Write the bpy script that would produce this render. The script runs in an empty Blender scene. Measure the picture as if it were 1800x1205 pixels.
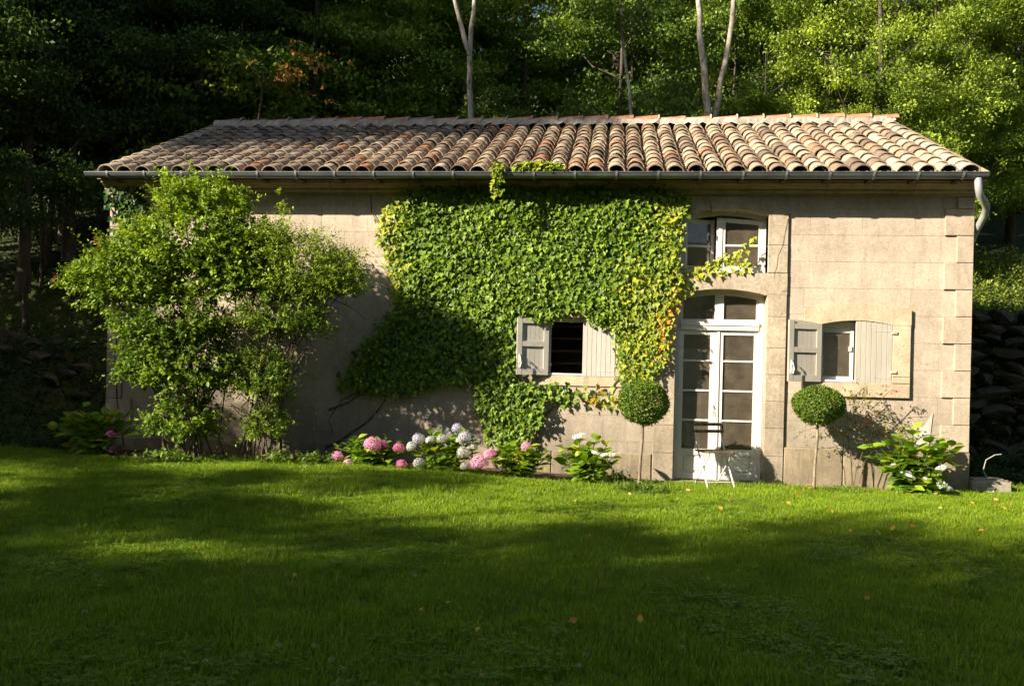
import bpy, math, random
import numpy as np
from mathutils import Vector, Matrix

rng = np.random.default_rng(11)
random.seed(11)
S = bpy.context.scene
COL = S.collection
PI = math.pi

# ------------------------------------------------------------------ camera
CAM = np.array([0.0, -12.6, 1.5])
FPX = 1600.0
TH = math.atan(175 / FPX)
RHO = 0.024
HY = 650.0
FW = np.array([-math.sin(TH), math.cos(TH), 0.0])
RT = np.array([math.cos(TH), math.sin(TH), 0.0])
UP = np.array([0.0, 0.0, 1.0])
cR, sR = math.cos(RHO), math.sin(RHO)
cam_d = bpy.data.cameras.new('camera')
cam_d.sensor_width = 36.0
cam_d.lens = 36.0 * FPX / 1800.0
cam_d.shift_y = (HY - 602.5) / 1800.0
cam_d.clip_end = 500
cam = bpy.data.objects.new('camera', cam_d)
COL.objects.link(cam)
cx_ = cR * RT + sR * UP
cy_ = cR * UP - sR * RT
cz_ = -FW
cam.matrix_world = Matrix(((cx_[0], cy_[0], cz_[0], CAM[0]), (cx_[1], cy_[1], cz_[1], CAM[1]),
                           (cx_[2], cy_[2], cz_[2], CAM[2]), (0, 0, 0, 1)))
S.camera = cam


def at(px, py, y):
    """photo pixel -> world point on the plane Y = y"""
    a, b = px - 900.0, py - HY
    u, v = a * cR + b * sR, -a * sR + b * cR
    r = FW * FPX + RT * u - UP * v
    k = (y - CAM[1]) / r[1]
    return CAM + r * k


def pxof(p):
    d = np.asarray(p, float) - CAM
    z = d @ FW
    u, v = FPX * (d @ RT) / z, -FPX * d[..., 2] / z
    return 900 + u * cR - v * sR, HY + u * sR + v * cR


# ------------------------------------------------------------------ world, sun
SUN = Vector((-1.33, -1.0, 0.80)).normalized()      # towards the sun
w = bpy.data.worlds.new('World')
S.world = w
w.use_nodes = True
wn = w.node_tree
bg = wn.nodes['Background']
sky = wn.nodes.new('ShaderNodeTexSky')
sky.sky_type = 'NISHITA'
sky.sun_disc = False
sky.sun_elevation = math.asin(SUN.z)
sky.sun_rotation = math.atan2(SUN.x, SUN.y)
sky.dust_density = 1.5
wn.links.new(sky.outputs[0], bg.inputs[0])
bg.inputs[1].default_value = 0.05
sl = bpy.data.lights.new('sun', 'SUN')
sl.energy = 5.0
sl.angle = math.radians(0.53)
sl.color = (1.0, 0.895, 0.73)
so = bpy.data.objects.new('sun', sl)
so.rotation_euler = SUN.to_track_quat('Z', 'Y').to_euler()
COL.objects.link(so)
S.view_settings.view_transform = 'Standard'
S.view_settings.look = 'None'
S.view_settings.gamma = 1.0
S.view_settings.exposure = 1.46
S.cycles.max_bounces = 4
S.cycles.diffuse_bounces = 2
S.cycles.glossy_bounces = 2
S.cycles.transmission_bounces = 3
S.cycles.transparent_max_bounces = 8
S.cycles.use_adaptive_sampling = True
S.cycles.adaptive_threshold = 0.03
S.cycles.use_denoising = True


# ------------------------------------------------------------------ materials
class NT:
    def __init__(s, name):
        s.m = bpy.data.materials.new(name)
        s.m.use_nodes = True
        s.t = s.m.node_tree
        s.b = s.t.nodes['Principled BSDF']
        s.o = s.t.nodes['Material Output']
        s.b.inputs['Specular IOR Level'].default_value = 0.3

    def n(s, typ, **kw):
        nd = s.t.nodes.new(typ)
        for k, v in kw.items():
            if k.startswith('_'):
                setattr(nd, k[1:], v)
            else:
                key = k.replace('__', ' ')
                nd.inputs[int(key[1:]) if key[0] == 'i' and key[1:].isdigit() else key].default_value = v
        return nd

    def l(s, a, b):
        s.t.links.new(a, b)

    def coord(s, kind='Object', scale=(1, 1, 1)):
        tc = s.n('ShaderNodeTexCoord')
        mp = s.n('ShaderNodeMapping')
        mp.inputs['Scale'].default_value = scale
        s.l(tc.outputs[kind], mp.inputs[0])
        return mp.outputs[0]

    def world(s, scale=(1, 1, 1)):
        g = s.n('ShaderNodeNewGeometry')
        mp = s.n('ShaderNodeMapping')
        mp.inputs['Scale'].default_value = scale
        s.l(g.outputs['Position'], mp.inputs[0])
        return mp.outputs[0]

    def noise(s, vec, sc, det=5, rough=.6):
        nd = s.n('ShaderNodeTexNoise', Scale=sc, Detail=det, Roughness=rough)
        s.l(vec, nd.inputs['Vector'])
        return nd.outputs['Fac']

    def ramp(s, fac, stops):
        r = s.n('ShaderNodeValToRGB')
        e = r.color_ramp.elements
        while len(e) < len(stops):
            e.new(0.5)
        for i, (p, c) in enumerate(stops):
            e[i].position = p
            e[i].color = (*c, 1) if len(c) == 3 else c
        s.l(fac, r.inputs[0])
        return r.outputs[0]

    def mix(s, fac, a, b, mode='MIX'):
        m = s.n('ShaderNodeMix', _data_type='RGBA', _blend_type=mode)
        for sock, v in ((m.inputs[0], fac), (m.inputs[6], a), (m.inputs[7], b)):
            if isinstance(v, (int, float)):
                sock.default_value = v
            elif isinstance(v, tuple):
                sock.default_value = (*v, 1)
            else:
                s.l(v, sock)
        return m.outputs[2]

    def bump(s, h, st=.3, d=.01):
        b = s.n('ShaderNodeBump', Strength=st, Distance=d)
        s.l(h, b.inputs['Height'])
        s.l(b.outputs[0], s.b.inputs['Normal'])


def m_plain(name, c, rough=.6, metal=0., var=.12, sc=8., bump=.15):
    k = NT(name)
    v = k.world()
    nz = k.noise(v, sc)
    c2 = tuple(max(0, x * (1 - 2 * var)) for x in c)
    c1 = tuple(min(1, x * (1 + var)) for x in c)
    k.l(k.ramp(nz, [(.3, c2), (.7, c1)]), k.b.inputs['Base Color'])
    k.b.inputs['Roughness'].default_value = rough
    k.b.inputs['Metallic'].default_value = metal
    k.bump(k.noise(v, sc * 9, 3), bump, .004)
    return k.m


def m_stone(name, c1, c2, dirt=(.16, .13, .09), dirt_amt=.5, low=0.0, objrnd=True, grain=45.):
    k = NT(name)
    v = k.world()
    big = k.noise(v, 1.3, 6, .65)
    col = k.ramp(big, [(.34, c2), (.62, c1)])
    med = k.noise(v, 7., 6, .75)
    col = k.mix(.55, col, k.ramp(med, [(.32, (.72, .69, .65)), (.62, (1.06, 1.05, 1.04))]), 'MULTIPLY')
    fine = k.noise(v, grain, 4, .75)
    col = k.mix(.7, col, k.ramp(fine, [(.3, (.62, .6, .56)), (.65, (1.06, 1.05, 1.03))]), 'MULTIPLY')
    st = k.noise(k.world((2.2, 2.2, .55)), 2.2, 8, .75)
    stf = k.ramp(st, [(.50, (0, 0, 0)), (.72, (dirt_amt,) * 3)])
    col = k.mix(stf, col, dirt)
    sk = k.noise(k.world((5., 5., .22)), 1.6, 6, .7)
    col = k.mix(k.ramp(sk, [(.52, (0, 0, 0)), (.7, (dirt_amt * .7,) * 3)]), col, tuple(x * 1.15 for x in dirt))
    pit = k.noise(v, 16., 5, .8)
    col = k.mix(k.ramp(pit, [(.60, (0, 0, 0)), (.68, (.65, .65, .65))]), col, tuple(x * .7 for x in dirt))
    if low > 0:
        sx = k.n('ShaderNodeSeparateXYZ')
        g = k.n('ShaderNodeNewGeometry')
        k.l(g.outputs['Position'], sx.inputs[0])
        h = k.n('ShaderNodeMath', _operation='ADD')
        k.l(sx.outputs[2], h.inputs[0])
        mm = k.n('ShaderNodeMath', _operation='MULTIPLY', i1=2.4)
        k.l(k.noise(v, 2.1, 7, .7), mm.inputs[0])
        k.l(mm.outputs[0], h.inputs[1])
        f = k.ramp(h.outputs[0], [(.0, (low,) * 3), (1.0, (0, 0, 0))])
        h2 = k.n('ShaderNodeMapRange')
        h2.inputs['From Min'].default_value = 1.1
        h2.inputs['From Max'].default_value = 2.8
        h2.inputs['To Min'].default_value = low
        h2.inputs['To Max'].default_value = 0
        k.l(h.outputs[0], h2.inputs[0])
        col = k.mix(h2.outputs[0], col, (.12, .105, .08))
    if objrnd:
        oi = k.n('ShaderNodeObjectInfo')
        col = k.mix(.3, col, k.ramp(oi.outputs['Random'], [(0, (.78, .75, .7)), (.5, (.95, .94, .92)), (1, (1.08, 1.06, 1.02))]), 'MULTIPLY')
    k.l(col, k.b.inputs['Base Color'])
    k.b.inputs['Roughness'].default_value = .9
    k.b.inputs['Specular IOR Level'].default_value = .15
    k.bump(k.mix(.35, fine, pit), .55, .008)
    return k.m


def m_tile(name, attr):
    k = NT(name)
    if attr:
        a = k.n('ShaderNodeAttribute', _attribute_name='rnd')
        r = a.outputs['Fac']
    else:
        oi = k.n('ShaderNodeObjectInfo')
        r = oi.outputs['Random']
    base = k.ramp(r, [(.0, (.20, .155, .122)), (.15, (.27, .205, .155)), (.32, (.36, .275, .205)), (.48, (.43, .335, .245)),
                      (.65, (.51, .415, .305)), (.85, (.59, .495, .385)), (.94, (.42, .26, .17)), (.975, (.44, .23, .13)), (1., (.47, .22, .11))])
    v = k.world()
    n1 = k.noise(v, 14., 6, .7)
    col = k.mix(.75, base, k.ramp(n1, [(.3, (.55, .5, .46)), (.62, (1.08, 1.06, 1.03))]), 'MULTIPLY')
    lich = k.noise(v, 24., 6, .75)
    col = k.mix(k.ramp(lich, [(.50, (0, 0, 0)), (.64, (.72, .72, .72))]), col, (.075, .066, .054))
    fg = k.noise(v, 90., 4, .8)
    col = k.mix(.6, col, k.ramp(fg, [(.35, (.55, .53, .5)), (.6, (1.1, 1.1, 1.08))]), 'MULTIPLY')
    l2 = k.noise(v, 33., 4, .7)
    col = k.mix(k.ramp(l2, [(.62, (0, 0, 0)), (.7, (.6, .6, .6))]), col, (.42, .37, .25))
    # black-lichened tiles, and partly painted shade, towards the left end of the roof
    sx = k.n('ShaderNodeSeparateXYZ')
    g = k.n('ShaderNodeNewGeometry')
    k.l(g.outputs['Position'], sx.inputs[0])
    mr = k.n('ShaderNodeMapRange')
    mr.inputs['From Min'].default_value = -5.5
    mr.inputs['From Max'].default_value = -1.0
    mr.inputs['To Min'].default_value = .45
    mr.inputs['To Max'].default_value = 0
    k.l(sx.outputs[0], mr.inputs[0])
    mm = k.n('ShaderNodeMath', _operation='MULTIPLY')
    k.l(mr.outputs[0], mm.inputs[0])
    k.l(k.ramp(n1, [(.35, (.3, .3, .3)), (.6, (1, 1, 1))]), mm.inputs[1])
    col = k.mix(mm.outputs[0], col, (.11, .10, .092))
    k.l(col, k.b.inputs['Base Color'])
    k.b.inputs['Roughness'].default_value = .92
    k.b.inputs['Specular IOR Level'].default_value = .12
    k.bump(k.mix(.5, n1, lich), .5, .012)
    return k.m


def m_leaf(name, trans=.35, rough=.5, spec=.35, attr='col', stops=None, tint=(1.25, 1.25, .45)):
    k = NT(name)
    if attr:
        a = k.n('ShaderNodeAttribute', _attribute_name=attr)
        col = a.outputs['Color']
    else:
        oi = k.n('ShaderNodeObjectInfo')
        col = k.ramp(oi.outputs['Random'], stops)
    k.l(col, k.b.inputs['Base Color'])
    k.b.inputs['Roughness'].default_value = rough
    k.b.inputs['Specular IOR Level'].default_value = spec
    t = k.n('ShaderNodeBsdfTranslucent')
    k.l(k.mix(1.0, col, tint, 'MULTIPLY'), t.inputs[0])
    ms = k.n('ShaderNodeMixShader', Fac=trans)
    k.l(k.b.outputs[0], ms.inputs[1])
    k.l(t.outputs[0], ms.inputs[2])
    k.l(ms.outputs[0], k.o.inputs[0])
    return k.m


def m_bark(name, c1, c2, dark=(.03, .025, .02), sc=5.):
    k = NT(name)
    v = k.world((1, 1, .35))
    n1 = k.noise(v, sc, 7, .75)
    col = k.ramp(n1, [(.36, dark), (.48, c2), (.62, c1)])
    n2 = k.noise(k.world((1, 1, 2.2)), sc * 2.2, 4, .7)
    col = k.mix(k.ramp(n2, [(.55, (0, 0, 0)), (.65, (.7, .7, .7))]), col, dark)
    k.l(col, k.b.inputs['Base Color'])
    k.b.inputs['Roughness'].default_value = .9
    k.bump(n1, .6, .03)
    return k.m


def m_glass(name):
    k = NT(name)
    tr = k.n('ShaderNodeBsdfTransparent', Color=(.92, .93, .92, 1))
    gl = k.n('ShaderNodeBsdfGlossy', Roughness=.015)
    dz = k.n('ShaderNodeBsdfDiffuse', Color=(.36, .29, .21, 1))
    fr = k.n('ShaderNodeFresnel', IOR=1.5)
    mr = k.n('ShaderNodeMath', _operation='MULTIPLY_ADD', i1=2.3, i2=.0)
    k.l(fr.outputs[0], mr.inputs[0])
    ms = k.n('ShaderNodeMixShader')
    k.l(mr.outputs[0], ms.inputs[0])
    k.l(tr.outputs[0], ms.inputs[1])
    k.l(gl.outputs[0], ms.inputs[2])
    haze = k.noise(k.world(), 6., 6, .7)  # brown veil painting the hazy reflection of the bright surroundings into the panes
    ms2 = k.n('ShaderNodeMixShader')
    k.l(k.ramp(haze, [(.35, (.13, .13, .13)), (.75, (.27, .27, .27))]), ms2.inputs[0])
    k.l(ms.outputs[0], ms2.inputs[1])
    k.l(dz.outputs[0], ms2.inputs[2])
    k.l(ms2.outputs[0], k.o.inputs[0])
    return k.m


def m_paint(name, c, wear=.25):
    k = NT(name)
    v = k.world()
    n1 = k.noise(k.world((1, 1, .25)), 9., 6, .7)
    n2 = k.noise(v, 40., 5, .7)
    col = k.mix(.6, (*c,), k.ramp(n1, [(.3, (.78, .75, .7)), (.65, (1.04, 1.03, 1.02))]), 'MULTIPLY')
    col = k.mix(k.ramp(n2, [(.64, (0, 0, 0)), (.74, (wear,) * 3)]), col, (.2, .16, .11))
    k.l(col, k.b.inputs['Base Color'])
    k.b.inputs['Roughness'].default_value = .62
    k.bump(n2, .2, .003)
    return k.m


def m_ground(name):
    k = NT(name)
    v = k.world()
    n1 = k.noise(v, 1.1, 7, .7)
    n2 = k.noise(v, 18., 6, .75)
    col = k.ramp(n1, [(.35, (.035, .045, .012)), (.55, (.05, .07, .015)), (.7, (.07, .055, .03))])
    col = k.mix(.6, col, k.ramp(n2, [(.3, (.45, .45, .4)), (.7, (1.2, 1.15, 1.0))]), 'MULTIPLY')
    k.l(col, k.b.inputs['Base Color'])
    k.b.inputs['Roughness'].default_value = 1
    k.bump(n2, .8, .03)
    return k.m


def m_soil(name):
    k = NT(name)
    v = k.world()
    n1 = k.noise(v, 9., 7, .75)
    n2 = k.noise(v, 30., 5, .8)
    col = k.ramp(n1, [(.3, (.045, .03, .018)), (.55, (.10, .065, .038)), (.7, (.17, .12, .075))])
    col = k.mix(k.ramp(n2, [(.6, (0, 0, 0)), (.68, (.7, .7, .7))]), col, (.22, .12, .05))
    k.l(col, k.b.inputs['Base Color'])
    k.b.inputs['Roughness'].default_value = 1
    k.bump(n1, 1., .05)
    return k.m


M = {}
M['wall'] = m_stone('render_wall', (.53, .45, .365), (.41, .345, .28), dirt_amt=.35, low=.85, objrnd=False)
M['block'] = m_stone('render_block', (.545, .462, .375), (.425, .36, .29), dirt_amt=.35, low=.7)
M['bay'] = m_stone('bay_stone', (.51, .43, .335), (.375, .315, .24), dirt_amt=.6, low=.55, grain=28.)
M['quoin'] = m_stone('quoin_stone', (.50, .42, .335), (.40, .335, .265), dirt_amt=.35)
M['surround'] = m_stone('surround_stone', (0.562, 0.468, 0.333), (0.433, 0.357, 0.252), dirt_amt=.55)
M['plinth'] = m_stone('plinth_stone', (.46, .375, .25), (.25, .205, .145), dirt_amt=.9, low=.45, grain=26.)
M['cornice'] = m_stone('cornice_stone', (.46, .37, .24), (.36, .28, .175), dirt=(.13, .09, .05), dirt_amt=.6)
M['patch'] = m_stone('plaster_patch', (.66, .60, .52), (.55, .5, .43), dirt_amt=.2, objrnd=False)
M['patchblue'] = m_stone('cement_patch', (.33, .335, .33), (.26, .262, .255), dirt_amt=.4, objrnd=False)
M['mortar'] = m_stone('lime_mortar', (.50, .45, .39), (.30, .27, .235), dirt_amt=.75, objrnd=False)
M['tile'] = m_tile('clay_tile', False)
M['verge'] = m_stone('verge_tile_limewashed', (.56, .47, .37), (.36, .29, .22), dirt=(.12, .10, .08), dirt_amt=.7, grain=30.)
M['tile_a'] = m_tile('clay_tile_field', True)
M['ridge_red'] = m_plain('ridge_terracotta', (.44, .20, .105), .85, var=.22, sc=6., bump=.3)
M['ridge_grey'] = m_plain('ridge_weathered', (.24, .19, .165), .9, var=.3, sc=6., bump=.3)
M['zinc'] = m_plain('zinc', (.14, .157, .155), .42, metal=.6, var=.14, sc=5., bump=.05)
M['zincmid'] = m_plain('zinc_strap', (.21, .22, .215), .5, metal=.5, var=.12, sc=7., bump=.05)
M['zincpale'] = m_plain('zinc_pale', (.42, .42, .41), .5, metal=.3, var=.10, sc=7., bump=.05)
M['white'] = m_paint('white_paint', (.66, .63, .57), .3)
M['shutter'] = m_paint('shutter_paint', (.385, .355, .30), .25)
M['shutter2'] = m_paint('shutter_paint_pale', (.43, .40, .36), .4)
M['iron'] = m_plain('iron', (.05, .045, .04), .6, metal=.5)
M['ironwhite'] = m_plain('white_iron', (.68, .65, .60), .5, var=.15)
M['wood'] = m_plain('slat_wood', (.22, .135, .075), .7, var=.35, sc=12.)
M['glass'] = m_glass('window_glass')
M['room'] = m_plain('room_plaster', (.62, .53, .40), .9)
M['roomdark'] = m_plain('room_wood', (.10, .07, .05), .8)
M['panel'] = m_plain('inner_panel', (.80, .72, .60), .7, var=.04)
M['deck'] = m_plain('roof_deck', (.10, .075, .055), .95)
M['ground'] = m_ground('earth')
M['soil'] = m_soil('bed_soil')
M['rock'] = m_stone('rough_rock', (.105, .092, .07), (.05, .045, .034), dirt=(.03, .035, .012), dirt_amt=.9)
M['concrete'] = m_stone('concrete', (.38, .34, .28), (.29, .255, .21), dirt_amt=.6, objrnd=False)
M['leaf'] = m_leaf('leaf')
M['leafglossy'] = m_leaf('leaf_glossy', .3, .5, .22)
M['grass'] = m_leaf('grass_blade', .4, .5, .3, tint=(1.1, 1.2, .4))
M['hydleaf'] = m_leaf('hydrangea_leaf', .38, .42, .4, attr=None,
                      stops=[(0, (.10, .205, .018)), (.4, (.18, .315, .022)), (.8, (.29, .41, .03)), (1, (.42, .42, .04))])
M['ivyleaf'] = m_leaf('ivy_leaf', .3, .5, .25)
M['petal'] = m_leaf('petal', .3, .6, .2, tint=(1.05, 1.0, 1.0))
M['stem'] = m_bark('stem_bark', (.17, .12, .08), (.09, .065, .045), sc=14.)
M['stempale'] = m_bark('stem_pale', (.34, .27, .19), (.22, .17, .12), (.12, .09, .06), sc=14.)
M['greenstem'] = m_plain('green_stem', (.10, .15, .04), .6)
M['barkpale'] = m_bark('bark_pale', (.50, .46, .40), (.33, .29, .23), (.09, .075, .06), 4.)
M['barkdark'] = m_bark('bark_dark', (.12, .095, .07), (.07, .055, .04), sc=4.)
M['hose'] = m_plain('hose', (.32, .31, .27), .5)


# ------------------------------------------------------------------ mesh helpers
class MB:
    def __init__(s):
        s.v, s.f, s.sm = [], [], []

    def add(s, vs, fs, smooth=False):
        o = len(s.v)
        s.v += [tuple(p) for p in vs]
        s.f += [tuple(i + o for i in f) for f in fs]
        s.sm += [smooth] * len(fs)
        return s

    def box(s, x0, x1, y0, y1, z0, z1, mtx=None):
        vs = [Vector((x, y, z)) for z in (z0, z1) for y in (y0, y1) for x in (x0, x1)]
        if mtx:
            vs = [mtx @ p for p in vs]
        return s.add(vs, [(0, 2, 3, 1), (4, 5, 7, 6), (0, 1, 5, 4), (2, 6, 7, 3), (0, 4, 6, 2), (1, 3, 7, 5)])

    def cbox(s, x0, x1, y0, y1, z0, z1, c=.006, mtx=None):
        """box whose -Y face has chamfered edges"""
        cx, cz = min(c, (x1 - x0) * .3), min(c, (z1 - z0) * .3)
        ring = lambda a, b, y, e, g: [(a[0] + e, y, b[0] + g), (a[1] - e, y, b[0] + g), (a[1] - e, y, b[1] - g), (a[0] + e, y, b[1] - g)]
        vs = ring((x0, x1), (z0, z1), y1, 0, 0) + ring((x0, x1), (z0, z1), y0 + c, 0, 0) + ring((x0, x1), (z0, z1), y0, cx, cz)
        vs = [Vector(p) for p in vs]
        if mtx:
            vs = [mtx @ p for p in vs]
        fs = [(8, 9, 10, 11), (3, 2, 1, 0)]
        for k in (0, 4):
            for i in range(4):
                j = (i + 1) % 4
                fs.append((k + i, k + j, k + 4 + j, k + 4 + i))
        return s.add(vs, fs)

    def sweepx(s, prof, x0, x1, smooth=False):
        n = len(prof)
        vs = [(x0, y, z) for y, z in prof] + [(x1, y, z) for y, z in prof]
        s.add(vs, [(i, (i + 1) % n, n + (i + 1) % n, n + i) for i in range(n)], smooth)
        s.add(vs, [tuple(range(n))[::-1], tuple(range(n, 2 * n))])
        return s

    def prismy(s, poly, y0, y1):
        n = len(poly)
        vs = [(x, y0, z) for x, z in poly] + [(x, y1, z) for x, z in poly]
        return s.add(vs, [tuple(range(n)), tuple(range(n, 2 * n))[::-1]] + [(i, n + i, n + (i + 1) % n, (i + 1) % n) for i in range(n)])

    def band(s, low, up, y0, y1):
        """solid between two polylines (x, z) of equal length"""
        n = len(low)
        vs = [(x, y, z) for y in (y0, y1) for row in (low, up) for x, z in row]
        fs = []
        for i in range(n - 1):
            a, b, c, d = i, i + 1, n + i + 1, n + i
            fs += [(a, b, c, d), (2 * n + d, 2 * n + c, 2 * n + b, 2 * n + a), (b, a, 2 * n + a, 2 * n + b), (d, c, 2 * n + c, 2 * n + d)]
        fs += [(0, n, 3 * n, 2 * n), (n - 1, 3 * n - 1, 4 * n - 1, 2 * n - 1)]
        return s.add(vs, fs)

    def tube(s, pts, rad, n=6, cap=True):
        pts = [Vector(p) for p in pts]
        if not hasattr(rad, '__len__'):
            rad = [rad] * len(pts)
        vs, fs = [], []
        prev = None
        for i, p in enumerate(pts):
            t = (pts[min(i + 1, len(pts) - 1)] - pts[max(i - 1, 0)]).normalized()
            a = prev - t * prev.dot(t) if prev is not None else t.orthogonal()
            if a.length < 1e-6:
                a = t.orthogonal()
            a.normalize()
            prev = a
            b = t.cross(a)
            for k in range(n):
                q = 2 * PI * k / n
                vs.append(p + (a * math.cos(q) + b * math.sin(q)) * rad[i])
        for i in range(len(pts) - 1):
            for k in range(n):
                k2 = (k + 1) % n
                fs.append((i * n + k, i * n + k2, (i + 1) * n + k2, (i + 1) * n + k))
        s.add(vs, fs, True)
        if cap:
            s.add(vs[:n], [tuple(range(n))[::-1]])
            s.add(vs[-n:], [tuple(range(n))])
        return s

    def mesh(s, name, mat):
        me = bpy.data.meshes.new(name)
        me.from_pydata([tuple(p) for p in s.v], [], s.f)
        me.polygons.foreach_set('use_smooth', s.sm)
        if mat:
            me.materials.append(M[mat] if isinstance(mat, str) else mat)
        me.update()
        return me

    def build(s, name, mat, parent=None):
        return link(name, s.mesh(name, mat), parent)


def link(name, me, parent=None, mtx=None):
    o = bpy.data.objects.new(name, me)
    COL.objects.link(o)
    o.parent = parent
    if mtx is not None:
        o.matrix_local = mtx
    return o


def tag(o, label=None, cat=None, group=None, kind=None):
    if label:
        o['label'] = label
    if cat:
        o['category'] = cat
    if group:
        o['group'] = group
    if kind:
        o['kind'] = kind
    return o


def empty(name, loc=(0, 0, 0)):
    o = bpy.data.objects.new(name, None)
    o.empty_display_size = .2
    o.location = loc
    COL.objects.link(o)
    return o


def fast_mesh(name, V, loops, starts, mat, smooth=False, col=None, rnd=None):
    me = bpy.data.meshes.new(name)
    me.vertices.add(len(V))
    me.vertices.foreach_set('co', np.ascontiguousarray(V, np.float32).ravel())
    me.loops.add(len(loops))
    me.loops.foreach_set('vertex_index', np.ascontiguousarray(loops, np.int32))
    me.polygons.add(len(starts))
    me.polygons.foreach_set('loop_start', np.ascontiguousarray(starts, np.int32))
    if smooth:
        me.polygons.foreach_set('use_smooth', np.ones(len(starts), bool))
    me.update(calc_edges=True)
    if col is not None:
        a = me.attributes.new('col', 'FLOAT_COLOR', 'FACE')
        c = np.ones((len(starts), 4), np.float32)
        c[:, :3] = col
        a.data.foreach_set('color', c.ravel())
    if rnd is not None:
        a = me.attributes.new('rnd', 'FLOAT', 'FACE')
        a.data.foreach_set('value', np.ascontiguousarray(rnd, np.float32))
    me.materials.append(M[mat] if isinstance(mat, str) else mat)
    return me


SHAPES = {
    'diamond': (np.array([(0, 0, 0), (.48, .27, .05), (1, 0, -.04), (.48, -.27, .05)]), [(0, 1, 2, 3)]),
    'oval': (np.array([(0, 0, 0), (.3, .26, .05), (.7, .23, .03), (1, 0, -.08), (.7, -.23, .03), (.3, -.26, .05)]),
             [(0, 3, 2, 1), (0, 5, 4, 3)]),
    'narrow': (np.array([(0, 0, 0), (.3, .17, .03), (.7, .15, .02), (1, 0, -.08), (.7, -.15, .02), (.3, -.17, .03)]),
               [(0, 3, 2, 1), (0, 5, 4, 3)]),
    'ivy': (np.array([(0, 0, 0), (-.12, .30, .02), (.28, .52, .05), (.45, .25, .03), (1, 0, -.10), (.45, -.25, .03), (.28, -.52, .05), (-.12, -.30, .02)]),
            [(0, 4, 3, 2, 1), (0, 7, 6, 5, 4)]),
}


def unit(a):
    return a / np.maximum(np.linalg.norm(a, axis=-1, keepdims=True), 1e-9)


def leaf_frames(d, n):
    d = unit(d)
    n = unit(n - d * np.sum(n * d, -1, keepdims=True))
    return d, np.cross(n, d), n


def leaves_mesh(name, pos, d, nrm, size, col, shape, mat):
    T, F = SHAPES[shape]
    d, b, n = leaf_frames(d, nrm)
    N, K = len(pos), len(T)
    sz = np.asarray(size).reshape(-1, 1, 1)
    V = pos[:, None, :] + sz * (T[None, :, 0:1] * d[:, None] + T[None, :, 1:2] * b[:, None] + T[None, :, 2:3] * n[:, None])
    fl = np.concatenate([np.array(f) for f in F])
    loops = (np.arange(N)[:, None] * K + fl[None]).ravel()
    tot = np.array([len(f) for f in F])
    st = np.concatenate([[0], np.cumsum(tot)[:-1]])
    starts = (np.arange(N)[:, None] * len(fl) + st[None]).ravel()
    return fast_mesh(name, V.reshape(-1, 3), loops, starts, mat, col=np.repeat(col, len(F), axis=0))


def rand_unit(n):
    return unit(rng.normal(size=(n, 3)))


def lerp(a, b, t):
    a, b = np.asarray(a, float), np.asarray(b, float)
    t = np.asarray(t)[..., None]
    return a * (1 - t) + b * t


def sstep(a, b, t):
    t = np.clip((np.asarray(t, float) - a) / (b - a), 0, 1)
    return t * t * (3 - 2 * t)


# ------------------------------------------------------------------ terrain
HX0, HX1 = -7.32, 4.69


def gh(x, y):
    x, y = np.asarray(x, float), np.asarray(y, float)
    z = (.03 + .17 * sstep(1.2, -4, x)) * sstep(-6, -1.2, y)
    z = z + .02 * np.sin(x * .9 + 1.3) * np.sin(y * .8)
    L = sstep(-7.7, -10.8, x) * sstep(-1.2, 3.8, y) * 1.75
    R = sstep(5.0, 5.5, x) * 2.6 * sstep(2.7, 3.3, y)
    B = sstep(6.7, 8.2, y) * 2.6
    h = np.maximum(np.maximum(L, R), B)
    z = np.maximum(z, h) + .40 * np.maximum(0, y - 6.) * sstep(6, 9, y)
    z = z + .3 * np.maximum(0, -y - 24)
    ins = (x > HX0 + .15) & (x < HX1 - .15) & (y > .15) & (y < 6.4)
    return np.where(ins, -.1, z)


def sheet(name, xs, ys, dz, mat, keep=None):
    X, Y = np.meshgrid(xs, ys)
    V = np.stack([X, Y, gh(X, Y) + dz], -1).reshape(-1, 3)
    nx = len(xs)
    i, j = np.meshgrid(np.arange(nx - 1), np.arange(len(ys) - 1))
    a = (j * nx + i).ravel()
    q = np.stack([a, a + 1, a + nx + 1, a + nx], -1)
    if keep is not None:
        c = V[q].mean(1)
        q = q[keep(c[:, 0], c[:, 1])]
    return link(name, fast_mesh(name, V, q.ravel(), np.arange(len(q)) * 4, mat, smooth=True))


xs = np.concatenate([np.arange(-120, -24, 6.), np.arange(-24, -12, .8), np.arange(-12, 9, .2), np.arange(9, 24, .8), np.arange(24, 121, 6.)])
ys = np.concatenate([np.arange(-90, -24, 6.), np.arange(-24, -10, .7), np.arange(-10, 9, .2), np.arange(9, 40, 1.), np.arange(40, 120, 6.)])
tag(sheet('ground', xs, ys, 0, 'ground'), kind='structure')


def bed_edge(x):
    x = np.asarray(x, float)
    return np.where(x < -.2, -1.02 + .06 * np.sin(x * 2.1), np.where(x < 2.5, -.30, -.42))


tag(sheet('flower_bed', np.arange(-7.4, 4.8, .12), np.arange(-1.4, .06, .07), .008, 'soil',
          lambda x, y: (y > bed_edge(x) - .05)), kind='structure')

# ------------------------------------------------------------------ the house
house = empty('stone_house', (0, 0, 0))
tag(house, 'long low stone house with clay tiled roof and pale shutters', 'house')

Z0, ZC = .05, 3.93          # wall foot, underside of cornice
COURSE, CB = .3567, .555
door_r = (.86, 2.06, -.05, 2.66)
upw_r = (.90, 2.06, 2.89, 3.75)
rw_r = (2.77, 3.70, 1.44, 2.27)
lw_r = (-.88, .05, 1.44, 2.24)
bay_r = (.58, 2.32, -.05, ZC)
sur_r = (2.55, 3.93, 1.25, 2.44)
lsur_r = (-1.0, .17, 1.30, 2.40)


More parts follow.
